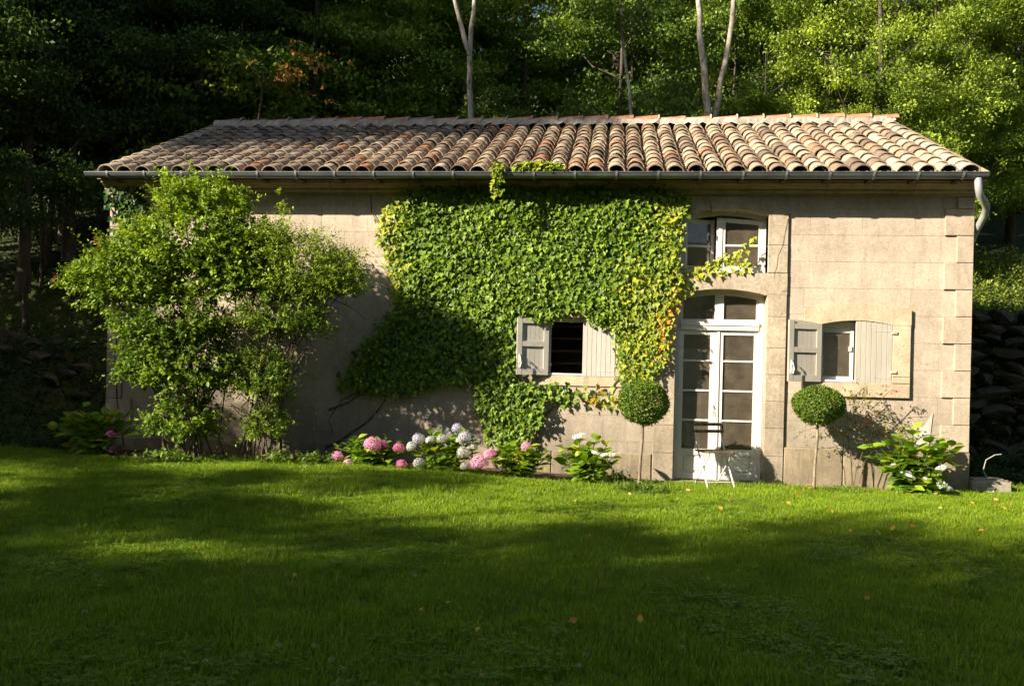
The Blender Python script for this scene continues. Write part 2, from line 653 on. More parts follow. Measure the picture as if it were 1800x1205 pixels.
def subtract(rects, hole):
    out = []
    a0, a1, c0, c1 = hole
    for (x0, x1, z0, z1) in rects:
        if a0 >= x1 or a1 <= x0 or c0 >= z1 or c1 <= z0:
            out.append((x0, x1, z0, z1))
            continue
        if x0 < a0:
            out.append((x0, a0, z0, z1))
        if x1 > a1:
            out.append((a1, x1, z0, z1))
        mx0, mx1 = max(x0, a0), min(x1, a1)
        if z0 < c0:
            out.append((mx0, mx1, z0, c0))
        if z1 > c1:
            out.append((mx0, mx1, c1, z1))
    return out


EY, EZ, RY, RZ = -.45, 4.10, 3.2, 5.68
SL = (RZ - EZ) / (RY - EY)
mb = MB()
rects = [(HX0, HX1, -.3, 4.12)]
for h in (door_r, upw_r, rw_r, lw_r):
    rects = subtract(rects, h)
for (a, b, c, d) in rects:
    mb.box(a, b, 0, .42, c, d)
mb.box(HX0, HX1, 6.0, 6.4, -.3, 4.12)
for xa, xb in ((HX0, HX0 + .4), (HX1 - .4, HX1)):
    poly = [(.42, -.3), (6.0, -.3), (6.0, 4.12), (RY, RZ - .12), (.42, EZ + SL * (.42 - EY) - .12)]
    n = len(poly)
    vs = [(xa, y, z) for y, z in poly] + [(xb, y, z) for y, z in poly]
    mb.add(vs, [tuple(range(n))[::-1], tuple(range(n, 2 * n))] + [(i, (i + 1) % n, n + (i + 1) % n, n + i) for i in range(n)])
wall = mb.build('wall', 'wall', house)

# incised render blocks, running bond
for ci in range(-1, 11):
    z0 = CB + COURSE * (ci - 1)
    z1 = z0 + COURSE
    if z1 <= Z0 + .1:
        continue
    z0, z1 = max(z0, -.05), min(z1, ZC)
    off = 2.95 if ci % 2 == 0 else 2.95 + .3385
    x = off - .677 * math.ceil((off - HX0) / .677)
    while x < HX1:
        r = [(max(x, HX0), min(x + .677, HX1), z0, z1)]
        for h in (bay_r, rw_r, lw_r, sur_r, lsur_r):
            r = subtract(r, h)
        for (a, b, c, d) in r:
            if b - a > .04 and d - c > .04:
                g = .0010
                MB().cbox(a + g, b - g, -.0045 - random.random() * .001, .02, c + g, d - g, .002).build('stone_block', 'block', wall)
        x += .677

# plinth, right of the door bay and left
for (a, b) in ((2.325, 3.1), (3.1, 3.95), (3.95, 4.72), (-7.35, -6.4), (-6.4, -5.2), (-5.2, -4.0), (-4.0, -2.9), (-2.9, -1.9), (-1.9, -.8), (-.8, .57)):
    top = CB - .005 if a > 1 else .40
    MB().cbox(a + .003, b - .003, -.03 - random.random() * .008, .03, -.25, top, .012).build('plinth_stone', 'plinth', wall)

# quoins
for i in range(0, 10):
    z0, z1 = CB + COURSE * i + .003, min(CB + COURSE * (i + 1) - .003, ZC - .01)
    wide = i % 2 == 0
    e = .355 if wide else .20
    pr = .034 if wide else .03
    q = MB().cbox(HX1 - e, HX1 + .012, -pr - random.random() * .004, .02, z0, z1, .007).build('quoin_stone', 'quoin', wall)
    q = MB().cbox(HX0 - .012, HX0 + e + .02, -pr - random.random() * .004, .02, z0 + .04, z1 + .04 if i < 9 else z1, .007).build('quoin_stone', 'quoin', wall)


def arch(x0, x1, zs, za, n=12):
    return [(x0 + (x1 - x0) * i / n, zs + (za - zs) * (1 - (2 * i / n - 1) ** 2)) for i in range(n + 1)]


# door bay: dressed stones standing proud of the wall
bayp = -.042
zz = [-.05, .42, .80, 1.16, 1.52, 1.88, 2.30, 2.60]
for i in range(len(zz) - 1):
    for (a, b) in ((.58, .86), (2.06, 2.32)):
        MB().cbox(a + (.002 if a > 1 else 0), b, bayp - random.random() * .004, .22, zz[i] + .0012, zz[i + 1] - .0012, .006).build('surround_stone', 'bay', wall)
MB().prismy([(.58, 2.603), (.86, 2.603)] + arch(.862, 2.058, 2.585, 2.665) + [(2.06, 2.603), (2.32, 2.603), (2.32, 2.884), (.58, 2.884)], bayp - .002, .22).build('lintel_stone', 'bay', wall)
for (a, b) in ((.58, .90), (2.06, 2.32)):
    for c, d in ((2.89, 3.26), (3.264, 3.664)):
        MB().cbox(a, b, bayp - random.random() * .004, .22, c, d, .006).build('surround_stone', 'bay', wall)
ar = arch(.902, 2.058, 3.665, 3.75, 12)
MB().prismy([(.58, 3.668)] + [p for p in ar if p[0] <= 1.3] + [(1.3, 3.92), (.58, 3.92)], bayp, .22).build('arch_stone', 'bay', wall)
MB().prismy([p for p in ar if p[0] >= 1.65] + [(2.32, 3.668), (2.32, 3.92), (1.65, 3.92)], bayp, .22).build('arch_stone', 'bay', wall)
MB().prismy([(1.305, ar[5][1] - .012), (1.645, ar[5][1] - .012), (1.685, 3.915), (1.265, 3.915)], bayp - .016, .2).build('keystone', 'bay', wall)

# stone surround of the right window
sp = -.052
MB().cbox(2.55, 2.77, sp, .2, 1.44, 2.21, .006).build('surround_stone', 'surround', wall)
MB().cbox(3.70, 3.93, sp, .2, 1.53, 2.21, .006).build('surround_stone', 'surround', wall)
MB().cbox(3.70, 3.93, sp - .002, .2, 1.443, 1.527, .006).build('surround_stone', 'surround', wall)
MB().cbox(2.55, 3.93, sp - .002, .2, 1.25, 1.437, .006).build('window_sill', 'surround', wall)
low = arch(2.772, 3.698, 2.213, 2.27)
upp = arch(2.55, 3.93, 2.425, 2.485)[::-1]
MB().prismy([(2.55, 2.213)] + low + [(3.93, 2.213)] + upp, sp - .001, .2).build('lintel_stone', 'surround', wall)
# left window surround, mostly under ivy
MB().cbox(-1.0, -.88, -.02, .2, 1.44, 2.24, .006).build('surround_stone', 'surround', wall)
MB().cbox(.05, .17, -.02, .2, 1.44, 2.24, .006).build('surround_stone', 'surround', wall)
MB().cbox(-1.0, .17, -.022, .2, 1.30, 1.437, .006).build('window_sill', 'surround', wall)
MB().cbox(-1.0, .17, -.022, .2, 2.243, 2.40, .006).build('lintel_stone', 'surround', wall)


def blob_patch(cx, cz, rx, rz, y, mat, seed):
    r = random.Random(seed)
    n = 26
    ph = [r.random() * 6 for _ in range(4)]
    pts = []
    for i in range(n):
        q = 2 * PI * i / n
        k = 1 + .22 * math.sin(2 * q + ph[0]) + .14 * math.sin(3 * q + ph[1]) + .10 * math.sin(5 * q + ph[2]) + r.uniform(-.06, .06)
        pts.append((cx + rx * k * math.cos(q), cz + rz * k * math.sin(q)))
    return MB().prismy(pts, y, .01).build('plaster_patch', mat, wall)


p = at(795, 768, -.02)
blob_patch(p[0], p[2], .30, .20, -.0095, 'patchblue', 3)
a = [at(*q, -.02) for q in ((1604, 742), (1612, 752), (1625, 750), (1640, 726), (1636, 760), (1631, 790), (1615, 790), (1608, 765))]
MB().prismy([(q[0], q[2]) for q in a], -.016, .01).build('plaster_patch', 'patch', wall)

# cornice
prof = [(.02, 3.925), (-.055, 3.925), (-.055, 3.955), (-.075, 3.962), (-.095, 3.985), (-.095, 4.005), (-.12, 4.012), (-.15, 4.035), (-.175, 4.06),
        (-.20, 4.063), (-.20, 4.085), (-.30, 4.09), (-.30, 4.115), (.02, 4.115)]
corn = MB().box(HX0, HX1, -.05, .02, 3.94, 4.10).build('cornice', 'cornice', house)
x = HX0 - .07
while x < HX1 + .07:
    x2 = min(x + 1.13, HX1 + .07)
    MB().sweepx(prof, x + .003, x2 - .003).build('cornice_stone', 'cornice', corn)
    x = x2

# --------------------------------------------------------------- door
yd = .185


def pane(x0, x1, z0, z1, y, parent, mtx=None, top=None):
    b = MB()
    if top:
        b.prismy([(x0, z0), (x1, z0)] + top[::-1], y, y + .004)
    else:
        b.box(x0, x1, y, y + .004, z0, z1)
    return b.build('pane', 'glass', parent)


fr = MB()
dtop = arch(.87, 2.05, 2.58, 2.655)
itop = arch(.93, 1.99, 2.535, 2.60)
fr.box(.865, .93, yd - .03, yd + .06, .03, 2.60).box(1.99, 2.055, yd - .03, yd + .06, .03, 2.60)
fr.band(arch(.9305, 1.9895, 2.535, 2.60), arch(.9305, 1.9895, 2.61, 2.675), yd - .028, yd + .058)
fr.box(.931, 1.989, yd - .045, yd + .058, 2.115, 2.225)
fr.box(.931, 1.989, yd - .06, yd - .045, 2.18, 2.222)
door = fr.build('door', 'white', house)
tag(door, 'white glazed double door with arched fanlight')
# fanlight
fb = MB()
fb.box(1.395, 1.515, yd - .015, yd + .045, 2.226, 2.60)
fb.box(.931, 1.394, yd - .012, yd + .04, 2.226, 2.265).box(1.516, 1.989, yd - .012, yd + .04, 2.226, 2.265)
fb.box(.931, .965, yd - .012, yd + .04, 2.266, 2.56).box(1.955, 1.989, yd - .012, yd + .04, 2.266, 2.56)
fb.build('fanlight_frame', 'white', door)
pane(.964, 1.396, 2.264, 2.57, yd + .012, door, top=[(.964, 2.56), (1.18, 2.592), (1.396, 2.607)])
pane(1.514, 1.956, 2.264, 2.57, yd + .012, door, top=[(1.514, 2.607), (1.74, 2.592), (1.956, 2.56)])
zb = [.475, .87, 1.28, 1.69, 2.05]
for side, (a, b) in enumerate(((.932, 1.452), (1.458, 1.988))):
    lf = MB()
    sw = .052
    mw = .105 if side == 0 else .062
    l_, r_ = (sw, mw) if side == 0 else (mw, sw)
    lf.box(a, a + l_, yd - .005, yd + .04, .06, 2.112)
    lf.box(b - r_, b, yd - .005, yd + .04, .06, 2.112)
    lf.box(a + l_, b - r_, yd - .003, yd + .038, 2.05, 2.112)
    lf.box(a + l_, b - r_, yd - .003, yd + .038, .39, .475)
    lf.box(a + l_, b - r_, yd - .003, yd + .038, .06, .145)
    lf.build('door_leaf', 'white', door)
    pb = MB()
    pb.box(a + l_, b - r_, yd + .014, yd + .034, .145, .39)
    pb.cbox(a + l_ + .035, b - r_ - .035, yd + .002, yd + .014, .175, .36, .008)
    pb.build('door_panel', 'white', door)
    for i in range(4):
        z0, z1 = zb[i], zb[i + 1]
        pane(a + l_, b - r_, z0 + (.012 if i else 0), z1 - (.012 if i < 3 else 0), yd + .018, door)
        if i:
            MB().cbox(a + l_, b - r_, yd - .001, yd + .034, z0 - .0135, z0 + .0135, .005).build('glazing_bar', 'white', door)
MB().box(1.440, 1.468, yd - .02, yd - .006, .06, 2.11).build('cover_strip', 'white', door)
hd = MB()
hd.tube([(1.385 + .02 * math.cos(t) * (1 - t / 9), yd - .03, 1.03 + .035 * math.sin(t) + t * .012) for t in np.linspace(0, 6, 12)], .006, 5)
hd.tube([(1.40, yd - .008, 1.0), (1.40, yd - .03, 1.0), (1.40, yd - .035, .93)], .006, 5)
hd.box(1.385, 1.41, yd - .012, yd - .005, .94, 1.10)
hd.build('door_handle', 'ironwhite', door)
MB().cbox(.80, 2.12, -.12, .30, -.1, .045, .015).build('door_step', 'plinth', house)

# --------------------------------------------------------------- upper window
yu = .17
fr = MB()
fr.box(.905, .96, yu - .02, yu + .06, 2.892, 3.70).box(2.0, 2.055, yu - .02, yu + .06, 2.892, 3.70)
fr.band(arch(.961, 1.999, 3.62, 3.69), arch(.961, 1.999, 3.70, 3.77), yu - .018, yu + .058)
fr.box(.961, 1.999, yu - .03, yu + .058, 2.892, 2.95)
fr.box(1.395, 1.47, yu - .022, yu + .058, 2.951, 3.66)
uw = fr.build('upper_window', 'white', house)
tag(uw, 'small arched white window above the door, left casement ajar')
cs = MB()
cs.box(1.471, 1.51, yu - .01, yu + .03, 2.951, 3.655).box(1.96, 1.999, yu - .01, yu + .03, 2.951, 3.62)
cs.box(1.511, 1.959, yu - .008, yu + .028, 2.951, 3.0)
cs.prismy([(1.511, 3.60), (1.959, 3.565), (1.959, 3.625), (1.511, 3.66)], yu - .008, yu + .028)
cs.build('casement', 'white', uw)
MB().cbox(1.511, 1.959, yu - .006, yu + .026, 3.265, 3.295, .004).build('glazing_bar', 'white', uw)
pane(1.51, 1.96, 3.0, 3.265, yu + .01, uw)
pane(1.51, 1.96, 3.295, 3.58, yu + .01, uw)
# left casement, swung inward
mt = Matrix.Translation((.962, yu + .02, 0)) @ Matrix.Rotation(math.radians(17), 4, 'Z')
cs = MB()
W_ = .43
cs.box(0, .04, -.02, .02, 2.955, 3.62, mt).box(W_ - .05, W_, -.02, .02, 2.955, 3.65, mt)
cs.box(.041, W_ - .051, -.018, .018, 2.955, 3.0, mt).box(.041, W_ - .051, -.018, .018, 3.59, 3.645, mt)
cs.box(.041, W_ - .051, -.016, .016, 3.265, 3.295, mt)
cs.build('casement', 'white', uw)
MB().box(.04, W_ - .05, -.002, .002, 3.0, 3.265, mt).build('pane', 'glass', uw)
MB().box(.04, W_ - .05, -.002, .002, 3.295, 3.59, mt).build('pane', 'glass', uw)

# --------------------------------------------------------------- right window
yw = .10
fr = MB()
fr.box(2.772, 2.81, yw - .01, yw + .05, 1.445, 2.25).box(3.66, 3.698, yw - .01, yw + .05, 1.445, 2.25)
fr.box(2.811, 3.659, yw - .012, yw + .05, 2.17, 2.255)
fr.cbox(2.772, 3.698, -.03, yw + .05, 1.441, 1.475, .008)
rw = fr.build('window', 'white', house)
tag(rw, 'small arched window beside the door bay, glass behind one closed shutter')
cs = MB()
cs.box(2.812, 2.835, yw, yw + .035, 1.477, 2.168).box(3.19, 3.235, yw, yw + .035, 1.477, 2.168)
cs.box(2.836, 3.189, yw + .002, yw + .033, 1.477, 1.52).box(2.836, 3.189, yw + .002, yw + .033, 2.11, 2.168)
cs.build('casement', 'white', rw)
pane(2.834, 3.191, 1.519, 2.111, yw + .015, rw)
MB().box(3.17, 3.205, yw - .02, yw - .001, 1.86, 1.93).build('window_catch', 'ironwhite', rw)
cs = MB()
cs.box(3.30, 3.335, yw + .002, yw + .035, 1.477, 2.168).box(3.625, 3.658, yw + .002, yw + .035, 1.477, 2.168)
cs.build('casement', 'white', rw)
pane(3.334, 3.626, 1.477, 2.168, yw + .015, rw)
# left window
fr = MB()
fr.box(-.878, -.85, yw - .01, yw + .05, 1.445, 2.238).box(.02, .048, yw - .01, yw + .05, 1.445, 2.238)
fr.box(-.849, .019, yw - .012, yw + .05, 2.185, 2.238)
fr.cbox(-.878, .048, -.015, yw + .05, 1.441, 1.472, .008)
lw = fr.build('window', 'white', house)
tag(lw, 'small open window under the ivy with dark shelves behind')


# --------------------------------------------------------------- shutters
def shutter(name, hx, y, z0, z1, width, sgn, angle, mat, rise, label):
    """hinge at x=hx; sgn=+1 leaf runs to +X when closed; rise: extra height towards the free edge"""
    mtx = Matrix.Translation((hx, y, 0)) @ Matrix.Rotation(angle, 4, 'Z')
    nb = 7
    bw = width / nb
    base = None
    X = lambda a: a * sgn

    def bx(b, a0, a1, y0, y1, c0, c1):
        a0, a1 = sorted((X(a0), X(a1)))
        return b.cbox(a0, a1, y0, y1, c0, c1, .003, mtx)
    fb = MB()
    for (a0, a1) in ((.0, .07), (width - .07, width)):
        bx(fb, a0 + .001, a1 - .001, .0005, .024, z0 + .002, z1 + rise * (a0 / width) - .004)
    base = fb.build('shutter', mat, house)
    tag(base, label)
    for (c0, c1) in ((z0 + .003, z0 + .085), (z0 + (z1 - z0) * .50, z0 + (z1 - z0) * .50 + .07), (z1 - .075, z1 - .005)):
        b = MB()
        bx(b, .0715, width - .0715, .0005, .022, c0, c1)
        b.build('rail', mat, base)
    for i in range(nb):
        b = MB()
        t = (i + .5) / nb
        bx(b, i * bw + .0015, (i + 1) * bw - .0015, -.020, 0, z0, z1 + rise * math.sin(t * PI / 2))
        b.build('board', mat, base)
    for c in (z0 + .07, z1 - .09):
        b = MB()
        bx(b, .01, .24, -.0235, -.0202, c, c + .013)
        bx(b, .01, .022, -.0236, -.0203, c - .04 if c > z0 + .2 else c, c + (.013 if c > z0 + .2 else .11))
        bx(b, -.055, .012, -.045, -.004, c - .012 + (.08 if c < z0 + .2 else -.02), c + .022 + (.08 if c < z0 + .2 else -.02))
        b.build('hinge', mat, base)
    b = MB()
    bx(b, width - .05, width - .02, .024, .05, z0 + .12, z0 + .19)
    b.tube([mtx @ Vector((X(width - .035), .05, z0 + .26)), mtx @ Vector((X(width - .035), .075, z0 + .24)), mtx @ Vector((X(width - .05), .085, z0 + .16)),
            mtx @ Vector((X(width - .03), .09, z0 + .10))], .008, 5)
    b.tube([mtx @ Vector((X(width - .035), .03, z0 + .28)), mtx @ Vector((X(width - .035), .03, z0 + .1))], .008, 5)
    b.build('latch', 'ironwhite', base)
    return base


shutter('shutter', 3.697, -.026, 1.435, 2.215, .47, -1, 0, 'shutter', .045, 'closed right leaf of the beige board shutters')
shutter('shutter', 2.772, -.055, 1.44, 2.215, .47, 1, math.radians(-163), 'shutter', .045, 'open left leaf showing its inner frame')
shutter('shutter', .047, -.006, 1.435, 2.225, .45, -1, 0, 'shutter2', 0, 'closed right leaf of the shutters under the ivy')
shutter('shutter', -.878, -.03, 1.44, 2.225, .45, 1, math.radians(-160), 'shutter2', 0, 'open left leaf of the shutters under the ivy')

# --------------------------------------------------------------- rooms behind the openings
ib = MB()
ib.add([(HX0 + .4, .43, .02), (HX1 - .4, .43, .02), (HX1 - .4, 5.99, .02), (HX0 + .4, 5.99, .02)], [(0, 1, 2, 3)])
ib.box(HX0 + .41, HX1 - .41, 3.4, 3.5, .03, 3.9)
ib.box(.30, .40, .43, 3.39, .03, 3.9)
ib.box(2.42, 2.52, .43, 3.39, .03, 3.9)
ib.box(HX0 + .4, HX1 - .4, .43, 5.99, 3.92, 3.98)
room = ib.build('interior', 'room', house)
for z in (1.38, 1.60, 1.78, 1.96, 2.14, 2.32):
    MB().box(-1.2, .28, .62, .95, z, z + .03).build('shelf', 'roomdark', room)
MB().box(-1.25, .29, .955, 1.0, .6, 2.6).build('shelf_back', 'roomdark', room)
MB().box(.80, 1.245, .27, .29, .06, 1.86).build('inner_shutter', 'panel', room)
MB().box(2.7, 3.7, .45, .48, 1.2, 2.35).build('curtain', 'panel', room)

# --------------------------------------------------------------- roof
db = MB()
tk = .07
for sgn in (1, -1):
    ye = EY + .06 if sgn == 1 else 2 * RY - EY - .06
    ze = EZ + SL * .06
    vs = []
    for xx in (HX0 + .05, HX1 - .1):
        vs += [(xx, ye, ze), (xx, RY, RZ), (xx, RY, RZ - tk), (xx, ye, ze - tk)]
    db.add(vs, [(0, 1, 2, 3), (7, 6, 5, 4), (0, 4, 5, 1), (3, 2, 6, 7), (0, 3, 7, 4)])
roof = db.build('roof', 'deck', house)
tag(roof, 'lichen spotted roof of curved clay tiles')


def tile_arrays(L, r0, r1, n=8, h=.88, th=.014, flip=False):
    """half-round tile, lower (wide, r1) end at the origin, running up +Y"""
    V, F = [], []
    ring = lambda r, y, q: (r * math.cos(q), y, h * r * math.sin(q))
    qs = [PI * i / n for i in range(n + 1)]
    for rr, off in ((r1, 0), (r0, 0)):
        pass
    o = [ring(r1, 0, q) for q in qs] + [ring(r0, L, q) for q in qs]
    i_ = [ring(r1 - th, 0, q) for q in qs] + [ring(r0 - th, L, q) for q in qs]
    c = [ring(r1, 0, q) for q in qs] + [ring(r1 - th, 0, q) for q in qs]
    V = o + i_ + c
    m = n + 1
    for k in range(n):
        F.append((k, k + 1, m + k + 1, m + k))
        F.append((2 * m + k + 1, 2 * m + k, 3 * m + k, 3 * m + k + 1))
        F.append((4 * m + k + 1, 4 * m + k, 5 * m + k, 5 * m + k + 1))
    V = np.array(V)
    if flip:
        V[:, 2] *= -1
        F = [f[::-1] for f in F]
    return V, np.array(F)


def arr_mesh(name, V, F, mat, rnd=None):
    F = np.asarray(F)
    return fast_mesh(name, V, F.ravel(), np.arange(len(F)) * F.shape[1], mat, smooth=True, rnd=rnd)


pitch = math.atan(SL)
SLOPE = math.hypot(RY - EY, RZ - EZ)
NC = 45
X0T, X1T = -7.13, 4.47
sp_x = (X1T - X0T) / (NC - 1)
NR = 13
EXPO = (SLOPE - .02) / NR
tV, tF = [], []
protos = []
for k in range(4):
    V, F = tile_arrays(.43, .088, .116 + .004 * (k % 2))
    V = V + rng.normal(size=V.shape) * .0009
    protos.append(V)
    tF = F
pm = [arr_mesh('tile', V, tF, 'tile') for V in protos]
vm = arr_mesh('verge_tile', protos[0], tF, 'verge')
cov = []
for c in range(NC):
    cxj = X0T + c * sp_x + random.uniform(-.008, .008)
    for r in range(NR):
        s = r * EXPO + random.uniform(-.02, .02) - .02
        m = (Matrix.Translation((cxj + random.uniform(-.006, .006), EY, EZ)) @ Matrix.Rotation(pitch, 4, 'X') @
             Matrix.Translation((0, s, .052 + random.uniform(-.004, .004))) @ Matrix.Rotation(math.radians(-1.6 + random.uniform(-.7, .7)), 4, 'X') @
             Matrix.Rotation(math.radians(random.uniform(-3.2, 3.2)), 4, 'Z') @ Matrix.Rotation(math.radians(random.uniform(-4, 4)), 4, 'Y'))
        p = m.translation
        dep = (np.array(p) - CAM) @ FW
        cov.append((dep, m))
order = sorted(range(len(cov)), key=lambda i: cov[i][0] + (100 if False else 0))
rest_V, rest_F, rest_r = [], [], []
nV = 0
for rank, i in enumerate(order):
    m = cov[i][1]
    if i // NR in (0, NC - 1):
        link('verge_tile', vm, roof, m @ Matrix.Diagonal((1.15, 1, 1.12, 1)))
    elif rank < 300:
        link('tile', pm[i % 4], roof, m)
    else:
        A = np.array(m)
        V = protos[i % 4] @ A[:3, :3].T + A[:3, 3]
        rest_V.append(V)
        rest_F.append(tF + nV)
        rest_r.append(np.full(len(tF), rng.random()))
        nV += len(V)
tag(link('upper_tiles', arr_mesh('upper_tiles', np.concatenate(rest_V), np.concatenate(rest_F), 'tile_a', np.concatenate(rest_r)), roof), kind='stuff')
mp_ = MB()
for c in range(NC):
    for sx_ in (-1, 1):
        xx = X0T + c * sp_x + sx_ * .092
        mp_.box(xx - .02, xx + .02, EY - .03, EY + .1, EZ - .005, EZ + .04 + random.uniform(-.008, .01), Matrix.Translation((xx, EY, EZ)) @ Matrix.Rotation(sx_ * .5, 4, 'Y') @ Matrix.Translation((-xx, -EY, -EZ)))
tag(mp_.build('eave_mortar', 'mortar', roof), kind='stuff')
# channel tiles between the covers
V0, F0 = tile_arrays(.44, .10, .085, h=.7, flip=True)
cv, cf, crn, nV = [], [], [], 0
for c in range(NC + 1):
    cxj = X0T + (c - .5) * sp_x
    for r in range(NR):
        s = r * EXPO + random.uniform(-.01, .01) - .035
        m = (Matrix.Translation((cxj, EY, EZ)) @ Matrix.Rotation(pitch, 4, 'X') @ Matrix.Translation((0, s, .075 + .0)) @ Matrix.Rotation(math.radians(-1.2), 4, 'X'))
        A = np.array(m)
        cv.append(V0 @ A[:3, :3].T + A[:3, 3])
        cf.append(F0 + nV)
        crn.append(np.full(len(F0), .97 if r == NR - 1 else rng.random() * .4))
        nV += len(V0)
tag(link('channel_tiles', arr_mesh('channel_tiles', np.concatenate(cv), np.concatenate(cf), 'tile_a', np.concatenate(crn)), roof), kind='stuff')
# back slope: one simple tiled sheet of the same covers
bv, bf, br_, nV = [], [], [], 0
for c in range(NC):
    for r in range(NR):
        m = (Matrix.Translation((X0T + c * sp_x, 2 * RY - EY, EZ)) @ Matrix.Rotation(PI, 4, 'Z') @ Matrix.Rotation(pitch, 4, 'X') @ Matrix.Translation((0, r * EXPO, .052)))
        A = np.array(m)
        bv.append(protos[0] @ A[:3, :3].T + A[:3, 3])
        bf.append(tF + nV)
        br_.append(np.full(len(tF), rng.random()))
        nV += len(protos[0])
tag(link('back_tiles', arr_mesh('back_tiles', np.concatenate(bv), np.concatenate(bf), 'tile_a', np.concatenate(br_)), roof), kind='stuff')
# ridge mortar and ridge tiles
mo = MB()
npt = 150
rowf, rowt = [], []
for i in range(npt + 1):
    xx = HX0 + .12 + (HX1 - HX0 - .25) * i / npt
    j1, j2 = random.uniform(-.012, .012), random.uniform(-.02, .02)
    rowf.append((xx, RY - .20 + j2, RZ + .045 + .03 * math.sin(i * 1.9) + j1 * 1.5))
    rowt.append((xx, RY - .135 + j1 * .5, RZ + .17 + j2 * .3))
back = [(p[0], 2 * RY - p[1], p[2]) for p in rowf]
backt = [(p[0], 2 * RY - p[1], p[2]) for p in rowt]
vs = rowf + rowt + backt + back
n1 = npt + 1
fs = []
for k in range(3):
    fs += [(k * n1 + i, k * n1 + i + 1, (k + 1) * n1 + i + 1, (k + 1) * n1 + i) for i in range(npt)]
fs += [(0, n1, 2 * n1, 3 * n1), (npt, 4 * n1 - 1, 3 * n1 - 1, 2 * n1 - 1)]
mo.add(vs, fs)
mo.build('ridge_mortar', 'mortar', roof)
Vr, Fr = tile_arrays(.47, .128, .15, h=.62, th=.02)
rm_red, rm_gry = arr_mesh('ridge_tile', Vr, Fr, 'ridge_red'), arr_mesh('ridge_tile', Vr, Fr, 'ridge_grey')
NRD = 27
for i in range(NRD):
    xx = HX1 - .06 - i * (HX1 - HX0 - .25) / NRD
    m = (Matrix.Translation((xx, RY + random.uniform(-.008, .008), RZ + .15 + random.uniform(-.006, .006) + .015 * math.sin(i * .7))) @ Matrix.Rotation(PI / 2, 4, 'Z') @
         Matrix.Rotation(math.radians(-2.6 + random.uniform(-.8, .8)), 4, 'X'))
    link('ridge_tile', rm_red if (xx > -1.4 or random.random() < .3) else rm_gry, roof, m)
    if random.random() < .8:
        rg = MB()
        qs = [PI * k / 10 for k in range(11)]
        rg.tube([(xx - .005, RY + .153 * math.cos(q), RZ + .15 + .153 * .62 * math.sin(q)) for q in qs], .014, 5)
        rg.build('mortar_joint', 'mortar', roof)

nd = 420
dx_ = X0T + (rng.integers(0, NC, nd) + .5) * sp_x + rng.normal(size=nd) * .03
ds_ = rng.random(nd) * (RY - EY - .3) + .05
dp_ = np.stack([dx_, EY + ds_, EZ + SL * ds_ + .045 + .02 * rng.random(nd)], -1)
tag(link('roof_leaf_litter', leaves_mesh('roof_leaf_litter', dp_, rand_unit(nd), np.array((0, -.4, 1.)) + rng.normal(size=(nd, 3)) * .4, rng.uniform(.03, .06, nd),
         lerp((.16, .09, .04), (.55, .42, .07), rng.random(nd) ** 1.5), 'oval', 'leaf'), roof), kind='stuff')

# --------------------------------------------------------------- gutter
gy, gz, gr = -.50, 4.128, .071
outer = [(gy + gr * math.cos(PI + PI * i / 12), gz + gr * math.sin(PI + PI * i / 12)) for i in range(13)]
inner = [(gy + (gr - .005) * math.cos(PI + PI * i / 12), gz + (gr - .005) * math.sin(PI + PI * i / 12)) for i in range(13)][::-1]
GX0, GX1 = -7.42, 4.67
g = MB().sweepx(outer + inner, GX0, GX1)
for xx in (GX0, GX1 - .005):
    n = 13
    g.add([(xx, *p) for p in outer] + [(xx + .005, *p) for p in outer], [tuple(range(n)), tuple(range(n, 2 * n))[::-1]])
g.tube([(GX0, gy - gr, gz + .002), (GX1, gy - gr, gz + .002)], .010, 8)
gut = g.build('gutter', 'zinc', house)
x = GX1 - .32
k = 0
bprof = [(gy + (gr + .011) * math.cos(PI + PI * i / 10), gz + (gr + .011) * math.sin(PI + PI * i / 10)) for i in range(11)]
bin_ = [(gy + (gr + .001) * math.cos(PI + PI * i / 10), gz + (gr + .001) * math.sin(PI + PI * i / 10)) for i in range(11)][::-1]
while x > GX0 + .2:
    b = MB().sweepx(bprof + bin_, x, x + .026)
    b.box(x + .001, x + .025, gy - gr - .012, gy - gr + .03, gz + .006, gz + .016)
    b.build('gutter_bracket', 'zincmid', gut)
    MB().box(x - .02, x + .05, gy + .06, -.2, gz - .08, gz - .02).build('rafter_end', 'deck', roof)
    x -= .545
MB().tube([(4.56, gy, gz - .06), (4.56, gy, gz - .11), (4.565, gy, gz - .17), (4.60, gy + .05, gz - .26), (4.70, gy + .16, gz - .33), (4.765, gy + .26, gz - .39),
           (4.785, gy + .36, gz - .46), (4.775, -.02, gz - .56), (4.755, .10, gz - .66), (4.742, .20, gz - .80), (4.74, .24, 3.0), (4.74, .24, 2.0), (4.74, .24, .12)],
          .046, 12).build('downpipe', 'zincpale', house)


# ------------------------------------------------------------------ plants
def inpoly(px, py, poly):
    res = np.zeros(len(px), bool)
    n = len(poly)
    for i in range(n):
        (x1, y1), (x2, y2) = poly[i], poly[(i + 1) % n]
        c = ((y1 > py) != (y2 > py)) & (px < (x2 - x1) * (py - y1) / (y2 - y1 + 1e-12) + x1)
        res ^= c
    return res


def wallp(poly, y=-.05):
    return [(p[0], p[2]) for p in (at(a, b, y) for a, b in poly)]


GREEN_D, GREEN_M = np.array((.045, .10, .008)), np.array((.22, .325, .024))
YEL, ORG = np.array((.44, .44, .03)), np.array((.50, .20, .03))


